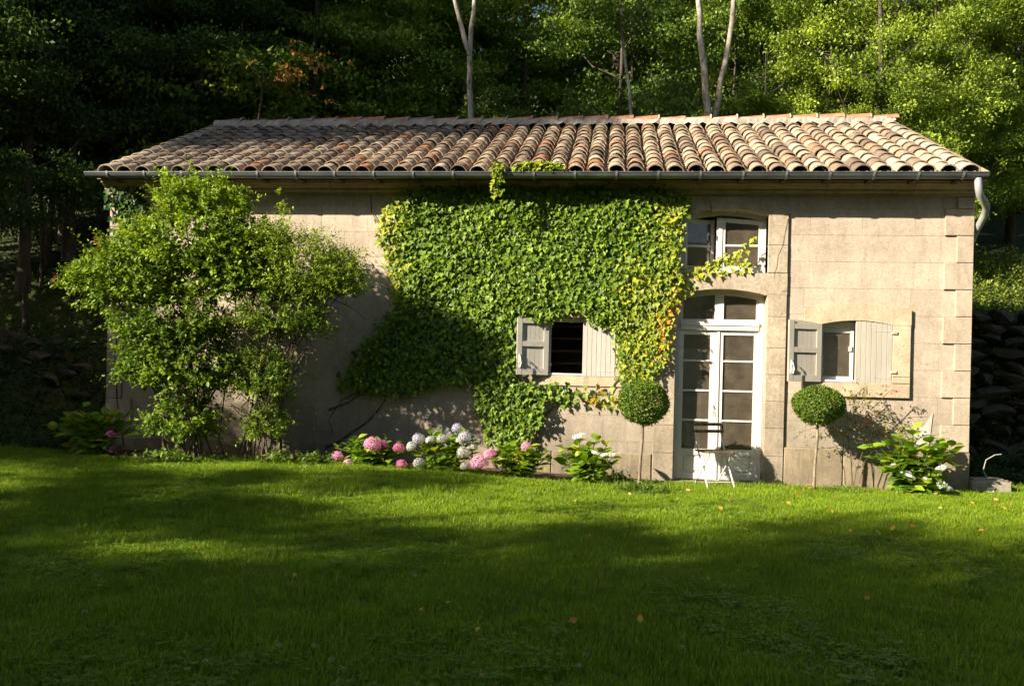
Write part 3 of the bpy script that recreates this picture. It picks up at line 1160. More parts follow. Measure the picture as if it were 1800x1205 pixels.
def wall_leaves(poly, dens, thick, size, colfn):
    wp = np.array(wallp(poly))
    lo, hi = wp.min(0), wp.max(0)
    n = int((hi - lo).prod() * dens)
    q = lo + rng.random((n, 2)) * (hi - lo)
    # ragged outline
    jit = rng.normal(size=(n, 2)) * .035
    k = inpoly(q[:, 0] + jit[:, 0], q[:, 1] + jit[:, 1], wp.tolist())
    q = q[k]
    n = len(q)
    swell = .5 + .5 * np.sin(q[:, 0] * 4.1 + 1) * np.sin(q[:, 1] * 5.3 + .4) + rng.normal(size=n) * .2
    y = -.035 - thick * (rng.random(n) ** .6) * (.55 + .45 * np.clip(swell, 0, 1))
    pos = np.stack([q[:, 0], y, q[:, 1]], -1)
    d = np.stack([rng.normal(size=n) * .45, -.25 - rng.random(n) * .45, -1 + rng.normal(size=n) * .25], -1)
    nr = np.stack([rng.normal(size=n) * .5, -np.ones(n), .6 + rng.normal(size=n) * .5], -1)
    sz = size[0] + (size[1] - size[0]) * rng.random(n) ** 1.3
    return pos, d, nr, sz, colfn(pos)


def ivy_cols(p):
    ppx, ppy = pxof(p)
    n = len(p)
    t = rng.random(n)
    col = lerp(GREEN_D, GREEN_M, t) * (.75 + .5 * rng.random(n))[:, None]
    yl = 1.0 * sstep(735, 680, ppx) * sstep(570, 510, ppy)
    yl = np.maximum(yl, .9 * sstep(1050, 1120, ppx) * sstep(420, 520, ppy))
    yl = np.maximum(yl, .9 * sstep(1000, 1060, ppx) * sstep(660, 690, ppy))
    yl = np.maximum(yl, .9 * sstep(318, 300, ppy))
    yl = np.maximum(yl, .7 * sstep(1120, 1180, ppx))
    yl = np.maximum(yl, .35 * (np.hypot(ppx - 1150, ppy - 400) < 30))
    k = rng.random(n) < yl
    ycol = lerp(np.array((.15, .23, .028)), YEL, rng.random(n) ** 1.5)
    col[k] = ycol[k]
    og = .38 * sstep(1140, 1172, ppx) * sstep(480, 540, ppy) * sstep(670, 640, ppy)
    og = np.maximum(og, .3 * (np.hypot(ppx - 1065, ppy - 700) < 30))
    k = rng.random(n) < og
    col[k] = lerp(ORG, np.array((.5, .32, .04)), rng.random(n))[k]
    return col


def plant_from_leaves(name, parts, shape, mat, nsingle, stems, stem_mat, label, cat, group=None, base=(0, 0, 0)):
    root = empty(name, base)
    tag(root, label, cat, group)
    b = Vector(base)
    pos, d, nr, sz, col = [np.concatenate(x) for x in zip(*parts)]
    pos = pos - np.array(base)
    if nsingle:
        # the largest leaves that lie on the outside are objects of their own
        key = sz + .12 * (-pos[:, 1])
        idx = np.argsort(-key)
        single, rest = idx[:nsingle], idx[nsingle:]
        bins = [(.06, .125, .010), (.11, .19, .015), (.17, .265, .02), (.17, .25, .03), (.32, .35, .035), (.5, .22, .03)]
        pr = []
        for c in bins:
            pr.append(leaves_mesh('leaf', np.zeros((1, 3)), np.array([[1., 0, 0]]), np.array([[0, 0, 1.]]), np.ones(1), np.array([c]), shape, mat))
        D, B, N_ = leaf_frames(d, nr)
        bb = np.array(bins)
        for i in single:
            k = int(np.argmin(((bb - col[i]) ** 2).sum(1)))
            s_ = sz[i]
            m = Matrix(((D[i][0] * s_, B[i][0] * s_, N_[i][0] * s_, pos[i][0]), (D[i][1] * s_, B[i][1] * s_, N_[i][1] * s_, pos[i][1]),
                        (D[i][2] * s_, B[i][2] * s_, N_[i][2] * s_, pos[i][2]), (0, 0, 0, 1)))
            link('leaf', pr[k], root, m)
    else:
        rest = np.arange(len(pos))
    tag(link('foliage', leaves_mesh('foliage', pos[rest], d[rest], nr[rest], sz[rest], col[rest], shape, mat), root), kind='stuff')
    if stems:
        mb = MB()
        for pts, rad in stems:
            mb.tube([Vector(p) - b for p in pts], rad, 5)
        tag(mb.build('stems', stem_mat, root), kind='stuff')
    return root


main_poly = [(668, 425), (676, 372), (700, 345), (770, 330), (850, 326), (960, 330), (1060, 324), (1150, 330), (1215, 345), (1212, 368), (1198, 385), (1194, 440),
             (1192, 476), (1200, 500), (1190, 530), (1182, 560), (1172, 600), (1168, 636), (1135, 672), (1095, 674), (1088, 640), (1082, 600), (1078, 572), (1040, 570),
             (1030, 545), (990, 548), (965, 562), (918, 562), (905, 575), (902, 620), (905, 668), (940, 672), (958, 690), (955, 740), (930, 775), (905, 790), (862, 775), (842, 720), (835, 668),
             (790, 672), (730, 690), (690, 690), (640, 685), (610, 670), (622, 640), (655, 590), (690, 545), (697, 500), (680, 460)]
strip_poly = [(955, 668), (1000, 676), (1040, 680), (1085, 684), (1088, 712), (1050, 715), (1010, 700), (970, 712), (950, 700)]
hang_poly = [(864, 285), (884, 286), (886, 312), (880, 350), (870, 352), (866, 320)]
yarm_poly = [(1190, 478), (1230, 470), (1262, 455), (1300, 432), (1325, 415), (1330, 424), (1290, 450), (1330, 470), (1280, 478), (1240, 482), (1215, 498), (1200, 520)]
ytail = [(1196, 500), (1220, 490), (1224, 530), (1234, 548), (1228, 550), (1216, 520)]
twig_poly = [(600, 640), (650, 600), (690, 640), (680, 690), (625, 695), (590, 675)]
P_ = [wall_leaves(main_poly, 2100, .20, (.03, .08), ivy_cols),
      wall_leaves(strip_poly, 350, .10, (.06, .10), ivy_cols),
      wall_leaves(twig_poly, 140, .10, (.08, .13), ivy_cols)]


def yellowish(p):
    n = len(p)
    return lerp(np.array((.20, .27, .03)), YEL, rng.random(n))


ya = wall_leaves(yarm_poly, 750, .07, (.045, .085), yellowish)
P_ += [ya, wall_leaves(ytail, 200, .05, (.04, .07), yellowish)]
# over the gutter and up onto the tiles
q = np.array([at(px, py, -.62) for px, py in zip(rng.uniform(864, 884, 60), rng.uniform(292, 345, 60))])
for cx0, cx1, cnt in ((866, 884, 60), (902, 990, 320)):
    pxs = rng.uniform(cx0, cx1, cnt)
    pys = 299 - rng.random(cnt) ** 1.4 * (10 + 6 * np.sin((pxs - cx0) / (cx1 - cx0) * PI))
    q2 = np.array([at(a, b, -.56 + .10 * rng.random()) for a, b in zip(pxs, pys)])
    q = np.concatenate([q, q2])
n = len(q)
P_.append((q, np.stack([rng.normal(size=n) * .6, -.5 - rng.random(n), -.6 + rng.normal(size=n) * .5], -1),
           np.stack([rng.normal(size=n) * .4, -np.ones(n) * .8, .8 + rng.normal(size=n) * .3], -1), rng.uniform(.05, .09, n),
           lerp(np.array((.13, .22, .03)), np.array((.36, .36, .04)), rng.random(n))))


def wline(pts, y=-.035, r0=.018, r1=.006):
    pp = [at(a, b, y) for a, b in pts]
    out = []
    for i in range(len(pp) - 1):
        for t in (0, .5):
            out.append(pp[i] * (1 - t) + pp[i + 1] * t + np.array((rng.normal() * .012, 0, rng.normal() * .012)))
    out.append(pp[-1])
    return out, list(np.linspace(r0, r1, len(out)))


ivst = [wline([(880, 845), (850, 760), (840, 690), (800, 600), (780, 480)], r0=.03), wline([(905, 840), (915, 760), (900, 690)], r0=.025),
        wline([(575, 785), (600, 772), (640, 745), (668, 715), (682, 690), (700, 640)], r0=.016), wline([(577, 720), (610, 710), (640, 690), (660, 660)], r0=.012),
        wline([(640, 690), (600, 700), (578, 740), (585, 765)], r0=.01, r1=.004),
        wline([(935, 820), (950, 740), (1000, 690), (1070, 690), (1090, 660)], r0=.014),
        wline([(652, 335), (655, 375), (668, 400), (672, 420)], r0=.008, r1=.004), wline([(1190, 476), (1250, 468), (1300, 440), (1330, 415), (1342, 395)], r0=.008, r1=.003),
        wline([(1200, 500), (1260, 494), (1310, 490), (1345, 484)], r0=.006, r1=.003), wline([(1385, 382), (1375, 430), (1365, 470), (1360, 490)], -.05, .0025, .0015),
        wline([(1000, 548), (1030, 543), (1060, 545)], -.06, .016, .012), wline([(868, 285), (872, 310), (870, 345)], -.6, .006, .003)]
b0 = at(890, 840, -.1)
ivy = plant_from_leaves('wall_ivy', P_, 'ivy', 'ivyleaf', 300, ivst, 'stem',
                        'dense green ivy with yellow edges covering the middle of the house wall', 'ivy', base=tuple(b0))
# dark creeper on the left corner
cp = [(196, 318), (250, 312), (262, 340), (252, 395), (262, 440), (240, 470), (215, 470), (205, 420), (190, 360)]
P2 = [wall_leaves(cp, 550, .14, (.06, .11), lambda p: lerp((.028, .06, .014), (.06, .11, .02), rng.random(len(p))))]
plant_from_leaves('wall_creeper', P2, 'ivy', 'ivyleaf', 40, [wline([(215, 785), (205, 700), (203, 620), (210, 540), (220, 440), (225, 340)], r0=.012)], 'stem',
                  'dark green creeper climbing the shaded left corner of the house', 'creeper', base=tuple(at(214, 790, -.05)))


def shoots(org, dirs, length, nl, lsize, cols, droop=.15, opp=True):
    """leaves set along many short shoots"""
    n = len(org)
    t = np.linspace(.08, 1, nl)
    dirs = unit(dirs)
    L = np.asarray(length).reshape(-1, 1, 1) * np.ones((n, 1, 1))
    pos = org[:, None] + dirs[:, None] * L * t[None, :, None]
    pos[..., 2] -= droop * (L[..., 0] * t[None] ** 2)
    pos = pos.reshape(-1, 3)
    dd = np.repeat(dirs, nl, axis=0)
    side = unit(np.cross(dd, rand_unit(n * nl)))
    d = dd * .55 + side * .9
    d[:, 2] -= .1
    nr = np.array((0, 0, 1.)) + rng.normal(size=(n * nl, 3)) * .45 + dd * .2
    tt = np.tile(t, n)
    sz = rng.uniform(lsize[0], lsize[1], n * nl) * (1.1 - .45 * tt)
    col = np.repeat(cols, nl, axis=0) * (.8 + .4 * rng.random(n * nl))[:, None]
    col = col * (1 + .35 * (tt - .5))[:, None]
    return pos, d, nr, sz, col


def bush(name, label, base_px, by, blobs, nshoot, lsize, colA, colB, shape, base_y, stems_n, top_shoots=(), reds=()):
    base = at(*base_px, base_y)
    base = np.array((base[0], base_y, float(gh(base[0], base_y))))
    O, Dr = [], []
    wts = np.array([b[2] * b[3] for b in blobs], float)
    cnt = (wts / wts.sum() * nshoot).astype(int)
    ctr_w = []
    for (bx_, by_, rx, ry), c in zip(blobs, cnt):
        ctr = at(bx_, by_, by)
        sc = (ctr[1] - CAM[1]) / FPX * 1.0
        R = np.array((rx * sc, rx * sc * .75, ry * sc))
        u = rand_unit(c)
        u[:, 2] = np.where(u[:, 2] < -.55, u[:, 2] * .4, u[:, 2])
        rr = .45 + .55 * rng.random((c, 1)) ** .5
        lob = 1 + .16 * np.sin(u[:, :1] * 7 + bx_) * np.sin(u[:, 2:] * 6 + by_)
        O.append(ctr + u * rr * R * lob * .9)
        Dr.append(unit(u * np.array((1, 1, .8)) + np.array((0, 0, .55)) + rng.normal(size=(c, 3)) * .35))
        ctr_w.append((ctr, R))
    O, Dr = np.concatenate(O), np.concatenate(Dr)
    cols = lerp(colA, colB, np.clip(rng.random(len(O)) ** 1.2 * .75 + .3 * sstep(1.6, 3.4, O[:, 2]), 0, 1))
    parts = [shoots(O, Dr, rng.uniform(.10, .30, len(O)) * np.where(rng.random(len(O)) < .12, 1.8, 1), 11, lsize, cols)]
    for (tx, ty, bx2, by2) in top_shoots:
        a, b = at(bx2, by2, by - .1), at(tx, ty, by - .1)
        k = 14
        o = a + (b - a) * np.linspace(0, 1, k)[:, None] + rng.normal(size=(k, 3)) * .02
        dd = np.tile(b - a, (k, 1)) + rng.normal(size=(k, 3)) * .35 * np.linalg.norm(b - a)
        parts.append(shoots(o, dd, np.linspace(.18, .08, k), 8, lsize, np.tile(np.array(colB) * 1.15, (k, 1))))
    for (tx, ty) in reds:
        o = at(tx, ty, by - .35) + rng.normal(size=(3, 3)) * .03
        parts.append(shoots(o, np.tile((-.8, -.2, .2), (3, 1)) + rng.normal(size=(3, 3)) * .3, np.full(3, .12), 4, lsize, np.tile((.20, .06, .03), (3, 1))))
    st = []
    for i in range(stems_n):
        ctr, R = ctr_w[i % len(ctr_w)]
        tgt = ctr + rand_unit(1)[0] * R * np.array((.75, .7, .3))
        b1 = base + np.array((rng.normal() * .17, rng.normal() * .12, 0))
        ks = []
        for t in np.linspace(0, 1, 7):
            q = b1 * (1 - t) + tgt * t
            q = q + np.array((0, 0, .30)) * math.sin(t * PI) + rng.normal(size=3) * .05 * (t > 0)
            ks.append(q)
        r0 = rng.uniform(.006, .019)
        st.append((ks, list(np.linspace(r0, .006, 7))))
        for _ in range(5):
            j = rng.integers(2, 6)
            e = ks[j] + unit(rng.normal(size=3) + np.array((0, 0, .8))) * rng.uniform(.25, .6)
            st.append(([ks[j], (ks[j] + e) / 2 + rng.normal(size=3) * .03, e], [.008, .005, .003]))
    return plant_from_leaves(name, parts, shape, 'leafglossy', 0, st, 'stem', label, 'shrub', base=tuple(base))


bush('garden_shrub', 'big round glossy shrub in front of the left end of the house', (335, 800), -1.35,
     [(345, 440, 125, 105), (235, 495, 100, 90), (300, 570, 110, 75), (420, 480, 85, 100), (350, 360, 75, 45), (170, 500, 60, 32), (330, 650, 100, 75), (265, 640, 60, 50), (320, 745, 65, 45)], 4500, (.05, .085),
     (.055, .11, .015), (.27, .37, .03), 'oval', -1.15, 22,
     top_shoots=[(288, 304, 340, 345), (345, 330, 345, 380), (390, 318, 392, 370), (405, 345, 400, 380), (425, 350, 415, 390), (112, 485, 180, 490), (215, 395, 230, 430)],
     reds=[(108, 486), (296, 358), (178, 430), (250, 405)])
bush('garden_shrub', 'smaller feathery shrub with bare lower stems, between the big shrub and the ivy', (462, 803), -1.3,
     [(530, 485, 95, 75), (465, 450, 65, 65), (590, 495, 52, 60), (495, 560, 95, 60), (460, 670, 55, 65), (465, 750, 35, 40)], 3200, (.04, .065),
     (.06, .12, .015), (.30, .385, .035), 'narrow', -1.1, 18,
     top_shoots=[(490, 335, 508, 430), (500, 360, 508, 440), (555, 410, 550, 460), (640, 440, 600, 480), (632, 480, 590, 500), (465, 700, 455, 780), (480, 690, 470, 770)],
     reds=[(457, 420), (455, 470)])


def low_plants(name, label, cat, cx_px, y, width, n, size, cA, cB, shape='oval', h=.10, kind=None, group=None):
    c = at(cx_px, 820, y)
    base = np.array((c[0], y, float(gh(c[0], y))))
    k = n
    o = np.stack([base[0] + rng.normal(size=k) * width * .45, y + rng.normal(size=k) * .10, np.zeros(k)], -1)
    o[:, 2] = gh(o[:, 0], np.minimum(o[:, 1], -.05)) + .01
    o[:, 1] = np.minimum(o[:, 1], -.08)
    dr = np.array((0, -.15, 1.)) + rng.normal(size=(k, 3)) * .45
    pr = [shoots(o, dr, rng.uniform(.5, 1.2, k) * h, 6, size, lerp(cA, cB, rng.random(k)), droop=.2)]
    return plant_from_leaves(name, pr, shape, 'leaf', 0, None, None, label, cat, group, tuple(base))


# low weeds and self-sown plants along the foot of the wall
for i, (px, yy, wd, nn, sz, hh, lab) in enumerate((
        (300, -1.45, .5, 120, (.05, .09), .22, 'leafy weeds at the foot of the big shrub'),
        (395, -1.2, .35, 60, (.04, .06), .15, 'sparse weeds in the bare soil between the two shrubs'),
        (490, -1.3, .22, 45, (.06, .10), .25, 'broad leaved weed beside the feathery shrub'),
        (545, -1.3, .22, 40, (.06, .09), .22, 'upright weed left of the first pink hydrangea'),
        (1130, -1.35, .42, 210, (.03, .05), .20, 'low leafy ground plant at the foot of the left topiary'),
        (1330, -.5, .25, 60, (.02, .035), .07, 'tiny weeds beside the door step'),
        (1480, -.62, .45, 150, (.02, .04), .10, 'low weeds between the right topiary and the corner hydrangea'),
        (1085, -.55, .2, 70, (.04, .06), .2, 'weedy tuft against the wall between hydrangea and left topiary'))):
    low_plants('weed_patch', lab, 'weeds', px, yy, wd, nn, sz, (.07, .13, .02), (.15, .22, .03), h=hh)

# ------------------------------------------------------------------ hydrangeas
lv, lf_ = [], []
for i in range(6):
    t = i / 5
    wd = .34 * math.sin(PI * min(.98, max(.02, t ** .8))) + .004
    for sx_ in (-1, 0, 1):
        lv.append((t, sx_ * wd, -.22 * t * t + (.07 if sx_ else 0) * math.sin(PI * t)))
for i in range(5):
    for j in (0, 1):
        a = i * 3 + j
        lf_.append((a, a + 3, a + 4, a + 1))
hyd_leaf = fast_mesh('leaf', np.array(lv), np.array(lf_).ravel(), np.arange(10) * 4, 'hydleaf', smooth=True)


def mophead(seed, cA, cB, nf=120, lace=False):
    r = np.random.default_rng(seed)
    i = np.arange(nf)
    z = 1 - 1.55 * (i + .5) / nf
    th = i * 2.399963
    rr = np.sqrt(np.maximum(0, 1 - z * z))
    u = np.stack([rr * np.cos(th), rr * np.sin(th), z * .85], -1) + r.normal(size=(nf, 3)) * .05
    if lace:
        u[:, 2] *= .35
    pos, d, nr, col = [], [], [], []
    for k in range(4):
        tang = unit(np.cross(u, r.normal(size=(nf, 3)))) if k == 0 else unit(np.cross(u, tang))
        pos.append(u * (.86 + .2 * r.random((nf, 1))))
        d.append(tang)
        nr.append(u + r.normal(size=(nf, 3)) * .35)
        col.append(lerp(cA, cB, r.random(nf)))
    return leaves_mesh('flower_head', np.concatenate(pos), np.concatenate(d), np.concatenate(nr), np.full(nf * 4, .21), np.concatenate(col), 'oval', 'petal')


MH = {'pink': mophead(1, (.66, .20, .38), (.84, .48, .62)), 'deep': mophead(2, (.54, .10, .28), (.74, .28, .46)),
      'white': mophead(3, (.58, .56, .52), (.74, .72, .68)), 'lilac': mophead(4, (.48, .45, .58), (.62, .58, .70)),
      'magenta': mophead(5, (.45, .06, .35), (.62, .16, .50)), 'lace': mophead(6, (.78, .76, .75), (.88, .86, .86), 50, True),
      'blush': mophead(7, (.66, .34, .42), (.8, .55, .6))}


def hydrangea(label, px_list, y, hpx, nstem, heads, leafscale=(.11, .17), xr=(0, 0), lean=0.0):
    c = at(px_list, 830, y)
    zg = float(gh(c[0], y))
    root = empty('hydrangea', (c[0], y, zg))
    tag(root, label, 'hydrangea', 'hydrangeas along the foot of the wall')
    h = hpx / 128.0 * 1.15
    nstem = int(nstem * 2.2)
    wid = xr / 128.0
    st = MB()
    tips = []
    for i in range(nstem):
        q = rng.uniform(0, 2 * PI)
        rr = math.sqrt(rng.random())
        e = np.array((math.cos(q) * rr * wid * .56, -abs(math.sin(q)) * rr * .22 + .06, h * rng.uniform(.6, 1.0) * (1 - .35 * rr)))
        tips.append(e)
    for (hx, hy, rpx, kind) in heads:
        p = at(hx, hy, y - .10 - rng.uniform(0, .1))
        e = p - np.array((c[0], y, zg))
        r = rpx / 128.0 * .86
        m = Matrix.Translation(Vector(e)) @ Matrix.Rotation(rng.uniform(0, 6), 4, 'Z') @ Matrix.Rotation(rng.uniform(.2, .7), 4, 'X') @ Matrix.Diagonal((r, r, r, 1))
        link('flower_head', MH[kind], root, m)
        tips.append(e - np.array((0, -.03, r * .8)))
    for e in tips:
        b = np.array((rng.normal() * wid * .08, rng.normal() * .04, 0))
        mid = (b + e) / 2 + np.array((rng.normal() * .03, .03, .03))
        st.tube([b, mid, e], [.006, .005, .004], 5)
        nn = rng.integers(3, 5)
        for k in range(nn):
            t = 1 - .27 * k
            p = b * (1 - t) ** 2 + mid * 2 * t * (1 - t) + e * t * t
            az = rng.uniform(0, 2 * PI)
            for s2 in (0, PI):
                s_ = rng.uniform(*leafscale) * (1.35 if k else 1.05)
                m = (Matrix.Translation(Vector(p)) @ Matrix.Rotation(az + s2 + rng.normal() * .3, 4, 'Z') @
                     Matrix.Rotation(-rng.uniform(.0, .75) + (.25 if k > 1 else -.15), 4, 'Y') @ Matrix.Rotation(rng.normal() * .3, 4, 'X') @ Matrix.Diagonal((s_, s_, s_, 1)))
                link('leaf', hyd_leaf, root, m)
    tag(st.build('stems', 'greenstem', root), kind='stuff')
    return root


hydrangea('low hydrangea with pink flower heads, leftmost in the sunny row', 655, -1.05, 50, 12,
          [(593, 801, 11, 'pink'), (612, 814, 10, 'blush'), (655, 781, 17, 'pink'), (671, 783, 13, 'deep'), (701, 787, 11, 'deep'), (706, 815, 10, 'deep')], (.08, .13), 120)
hydrangea('hydrangea with many white heads and two pink ones, middle of the row', 785, -1.05, 70, 14,
          [(723, 784, 10, 'white'), (735, 771, 11, 'lilac'), (756, 774, 9, 'white'), (777, 771, 10, 'white'), (736, 813, 11, 'white'), (803, 752, 10, 'lilac'), (817, 768, 12, 'lilac'),
           (808, 776, 9, 'white'), (814, 795, 13, 'white'), (830, 786, 10, 'white'), (817, 819, 9, 'white'), (842, 814, 18, 'pink'), (861, 798, 12, 'pink')], (.09, .14), 110)
hydrangea('leafy hydrangea with a single pink head, right of the white one', 915, -.95, 62, 13, [(925, 784, 10, 'pink')], (.09, .15), 90)
hydrangea('bright green hydrangea with white lacecap heads left of the topiary', 1030, -.85, 75, 14,
          [(1018, 766, 13, 'lace'), (1048, 796, 9, 'lace'), (1064, 799, 10, 'lace'), (1076, 799, 8, 'lace')], (.10, .16), 85)
hydrangea('tall hydrangea with pointed leaves and small white heads at the right corner', 1605, -.62, 105, 15,
          [(1593, 832, 11, 'lace'), (1600, 838, 10, 'lace'), (1654, 823, 11, 'lace'), (1628, 842, 7, 'lace'), (1655, 852, 10, 'lace'), (1668, 857, 8, 'lace'), (1580, 866, 7, 'lace'), (1572, 818, 7, 'lace')],
          (.13, .20), 120)
hydrangea('shaded hydrangea with two magenta heads beside the left corner of the house', 160, -.75, 85, 12,
          [(195, 763, 9, 'magenta'), (200, 790, 9, 'magenta')], (.13, .20), 150)


# ------------------------------------------------------------------ topiary
def topiary(label, px, py, y, rx, rz):
    c = at(px, py, y)
    zg = float(gh(c[0], y))
    root = empty('topiary_tree', (c[0], y, zg))
    tag(root, label, 'topiary', 'clipped topiary balls on stems by the door')
    n = 9000
    u = rand_unit(n)
    ph_ = rng.uniform(0, 6, 3)
    r = 1 - .16 * rng.random((n, 1)) ** 1.5 + .035 * np.sin(u[:, :1] * 5 + ph_[0]) * np.sin(u[:, 2:] * 4 + ph_[1]) + .03 * np.sin(u[:, 1:2] * 7 + ph_[2])
    r = r + np.where(rng.random((n, 1)) < .02, rng.uniform(.03, .12, (n, 1)), 0)
    pos = u * r * np.array((rx, rx, rz))
    pos[:, 2] += c[2] - zg
    pos[:, 2] = np.where(u[:, 2] < -.6, pos[:, 2] - .03 * rng.random(n), pos[:, 2])
    d = unit(u * .5 + rng.normal(size=(n, 3)) * .6 + np.array((0, 0, .3)))
    nr = u + rng.normal(size=(n, 3)) * .55
    col = lerp((.05, .10, .013), (.20, .29, .03), rng.random(n) ** 1.3)
    k = rng.random(n) < .03
    col[k] = (.22, .25, .04)
    tag(link('crown', leaves_mesh('crown', pos, d, nr, rng.uniform(.022, .036, n), col, 'oval', 'leafglossy'), root))
    h = c[2] - zg
    MB().tube([(-.03, 0, -.05), (-.022, .003, h * .3), (.0, -.004, h * .6), (0, 0, h - rz * .5)], [.024, .019, .018, .016], 8).build('trunk', 'stempale', root)
    br = MB()
    for i in range(9):
        q = 2 * PI * i / 9
        br.tube([(0, 0, h - rz * 1.0), (math.cos(q) * .1, math.sin(q) * .1, h - rz * .6), (math.cos(q) * .2, math.sin(q) * .2, h - rz * .1)], [.008, .006, .004], 5)
    br.build('branches', 'stem', root)


topiary('clipped green ball on a thin stem, left of the glazed door', 1131, 706, -1.0, .305, .265)
topiary('clipped green ball on a thin stem, below the right window', 1438, 711, -.6, .318, .23)

# thin rose against the wall
o = []
for (a, b, r) in ((1490, 735, 40), (1530, 740, 45), (1510, 700, 25), (1455, 755, 35), (1560, 765, 20)):
    for _ in range(34):
        o.append(at(a + rng.normal() * r * .6, b + rng.normal() * r * .4, -.25 - rng.random() * .15))
o = np.array(o)
n = len(o)
rp = [shoots(o, rng.normal(size=(n, 3)) * .6 + np.array((.1, 0, .4)), rng.uniform(.1, .2, n), 6, (.028, .05), lerp((.10, .12, .02), (.24, .19, .05), rng.random(n)))]
fo = np.concatenate([at(a, b, -.35) + rng.normal(size=(8, 3)) * .03 for a, b in ((1522, 739), (1530, 738), (1555, 683), (1572, 690))])
rp.append(shoots(fo, rng.normal(size=(len(fo), 3)), np.full(len(fo), .03), 3, (.03, .04), np.tile((.6, .22, .26), (len(fo), 1))))
rb = at(1497, 855, -.3)
rs = []
for pts in ([(1500, 855), (1498, 800), (1490, 770), (1488, 700), (1500, 690)], [(1497, 855), (1493, 780), (1485, 740)], [(1502, 855), (1512, 800), (1530, 760), (1545, 720)],
            [(1487, 852), (1479, 805), (1485, 770), (1450, 720)], [(1512, 850), (1520, 810), (1535, 770), (1580, 735), (1630, 732)], [(1530, 760), (1570, 755), (1620, 745)],
            [(1488, 770), (1450, 745), (1405, 760)], [(1530, 720), (1560, 690), (1575, 688)], [(1500, 700), (1520, 680), (1525, 690)]):
    rs.append(wline(pts, -.3, .006, .002))
plant_from_leaves('climbing_rose', rp, 'oval', 'leaf', 0, rs, 'stem', 'straggly rose with thin bare stems under the right window', 'rose', base=tuple(rb))

# ------------------------------------------------------------------ folding chair
ch = empty('folding_chair', (1.36, -.52, .05))
tag(ch, 'white folding bistro chair with wooden slats in front of the glazed door', 'chair')
R_ = Matrix.Rotation(math.radians(22), 4, 'Z')


def cp_(x, y, z):
    return R_ @ Vector((x, y, z))


hw = .19
for sx_ in (-1, 1):
    MB().tube([cp_(sx_ * hw, .22, .82), cp_(sx_ * hw, .17, .62), cp_(sx_ * hw, .08, .44), cp_(sx_ * hw, -.20, .0)], .0105, 6).build('back_leg_rail', 'ironwhite', ch)
    MB().tube([cp_(sx_ * (hw - .03), -.17, .435), cp_(sx_ * (hw - .03), -.05, .30), cp_(sx_ * (hw - .03), .22, .0)], .0105, 6).build('leg', 'ironwhite', ch)
    MB().tube([cp_(sx_ * (hw - .015), -.20, .44), cp_(sx_ * (hw - .015), .17, .45)], .008, 6).build('seat_rail', 'ironwhite', ch)
MB().tube([cp_(-hw, -.155, .07), cp_(hw, -.155, .07)], .007, 6).build('stretcher', 'ironwhite', ch)
MB().tube([cp_(-hw + .03, .17, .055), cp_(hw - .03, .17, .055)], .007, 6).build('stretcher', 'ironwhite', ch)
for z, y in ((.775, .205), (.685, .18)):
    MB().cbox(-.215, .215, y - .022, y - .008, z, z + .042, .003, R_).build('back_slat', 'wood', ch)
for i in range(6):
    y = -.22 + i * .066
    MB().box(-.205, .205, y, y + .05, .452, .468, R_).build('seat_slat', 'wood', ch)

# ------------------------------------------------------------------ gully block, hose at the right corner
gb = MB()
gb.cbox(4.72, 5.22, -.12, .30, -.1, .20, .02)
gb.box(4.76, 5.18, -.08, .26, .2, .215)
go = gb.build('drain_block', 'concrete')
tag(go, 'low concrete drain block at the right corner of the house', 'block')
MB().cbox(4.90, 4.99, -.15, -.125, .02, .12, .01).build('outlet', 'white', go)
tag(MB().tube([(4.98, .05, .21), (4.92, .06, .32), (4.96, .08, .46), (5.08, .10, .53), (5.16, .1, .54)], .007, 6).build('garden_hose', 'hose'),
    'thin grey hose curling up from the drain block', 'hose')

# ------------------------------------------------------------------ rocks
def rock_mesh(seed):
    r = np.random.default_rng(seed)
    import bmesh
    bm = bmesh.new()
    bmesh.ops.create_icosphere(bm, subdivisions=2, radius=.5)
    dirs = [unit(r.normal(size=3)) for _ in range(9)]
    cut = r.uniform(.15, .32, 9)
    for v in bm.verts:
        p = np.array(v.co)
        for d, c in zip(dirs, cut):
            k = p @ d
            if k > c:
                p = p - d * (k - c) * 1.0
        v.co = p * np.array((1.25, .9, .75)) + r.normal(size=3) * .008
    me = bpy.data.meshes.new('stone')
    bm.to_mesh(me)
    bm.free()
    me.materials.append(M['rock'])
    return me


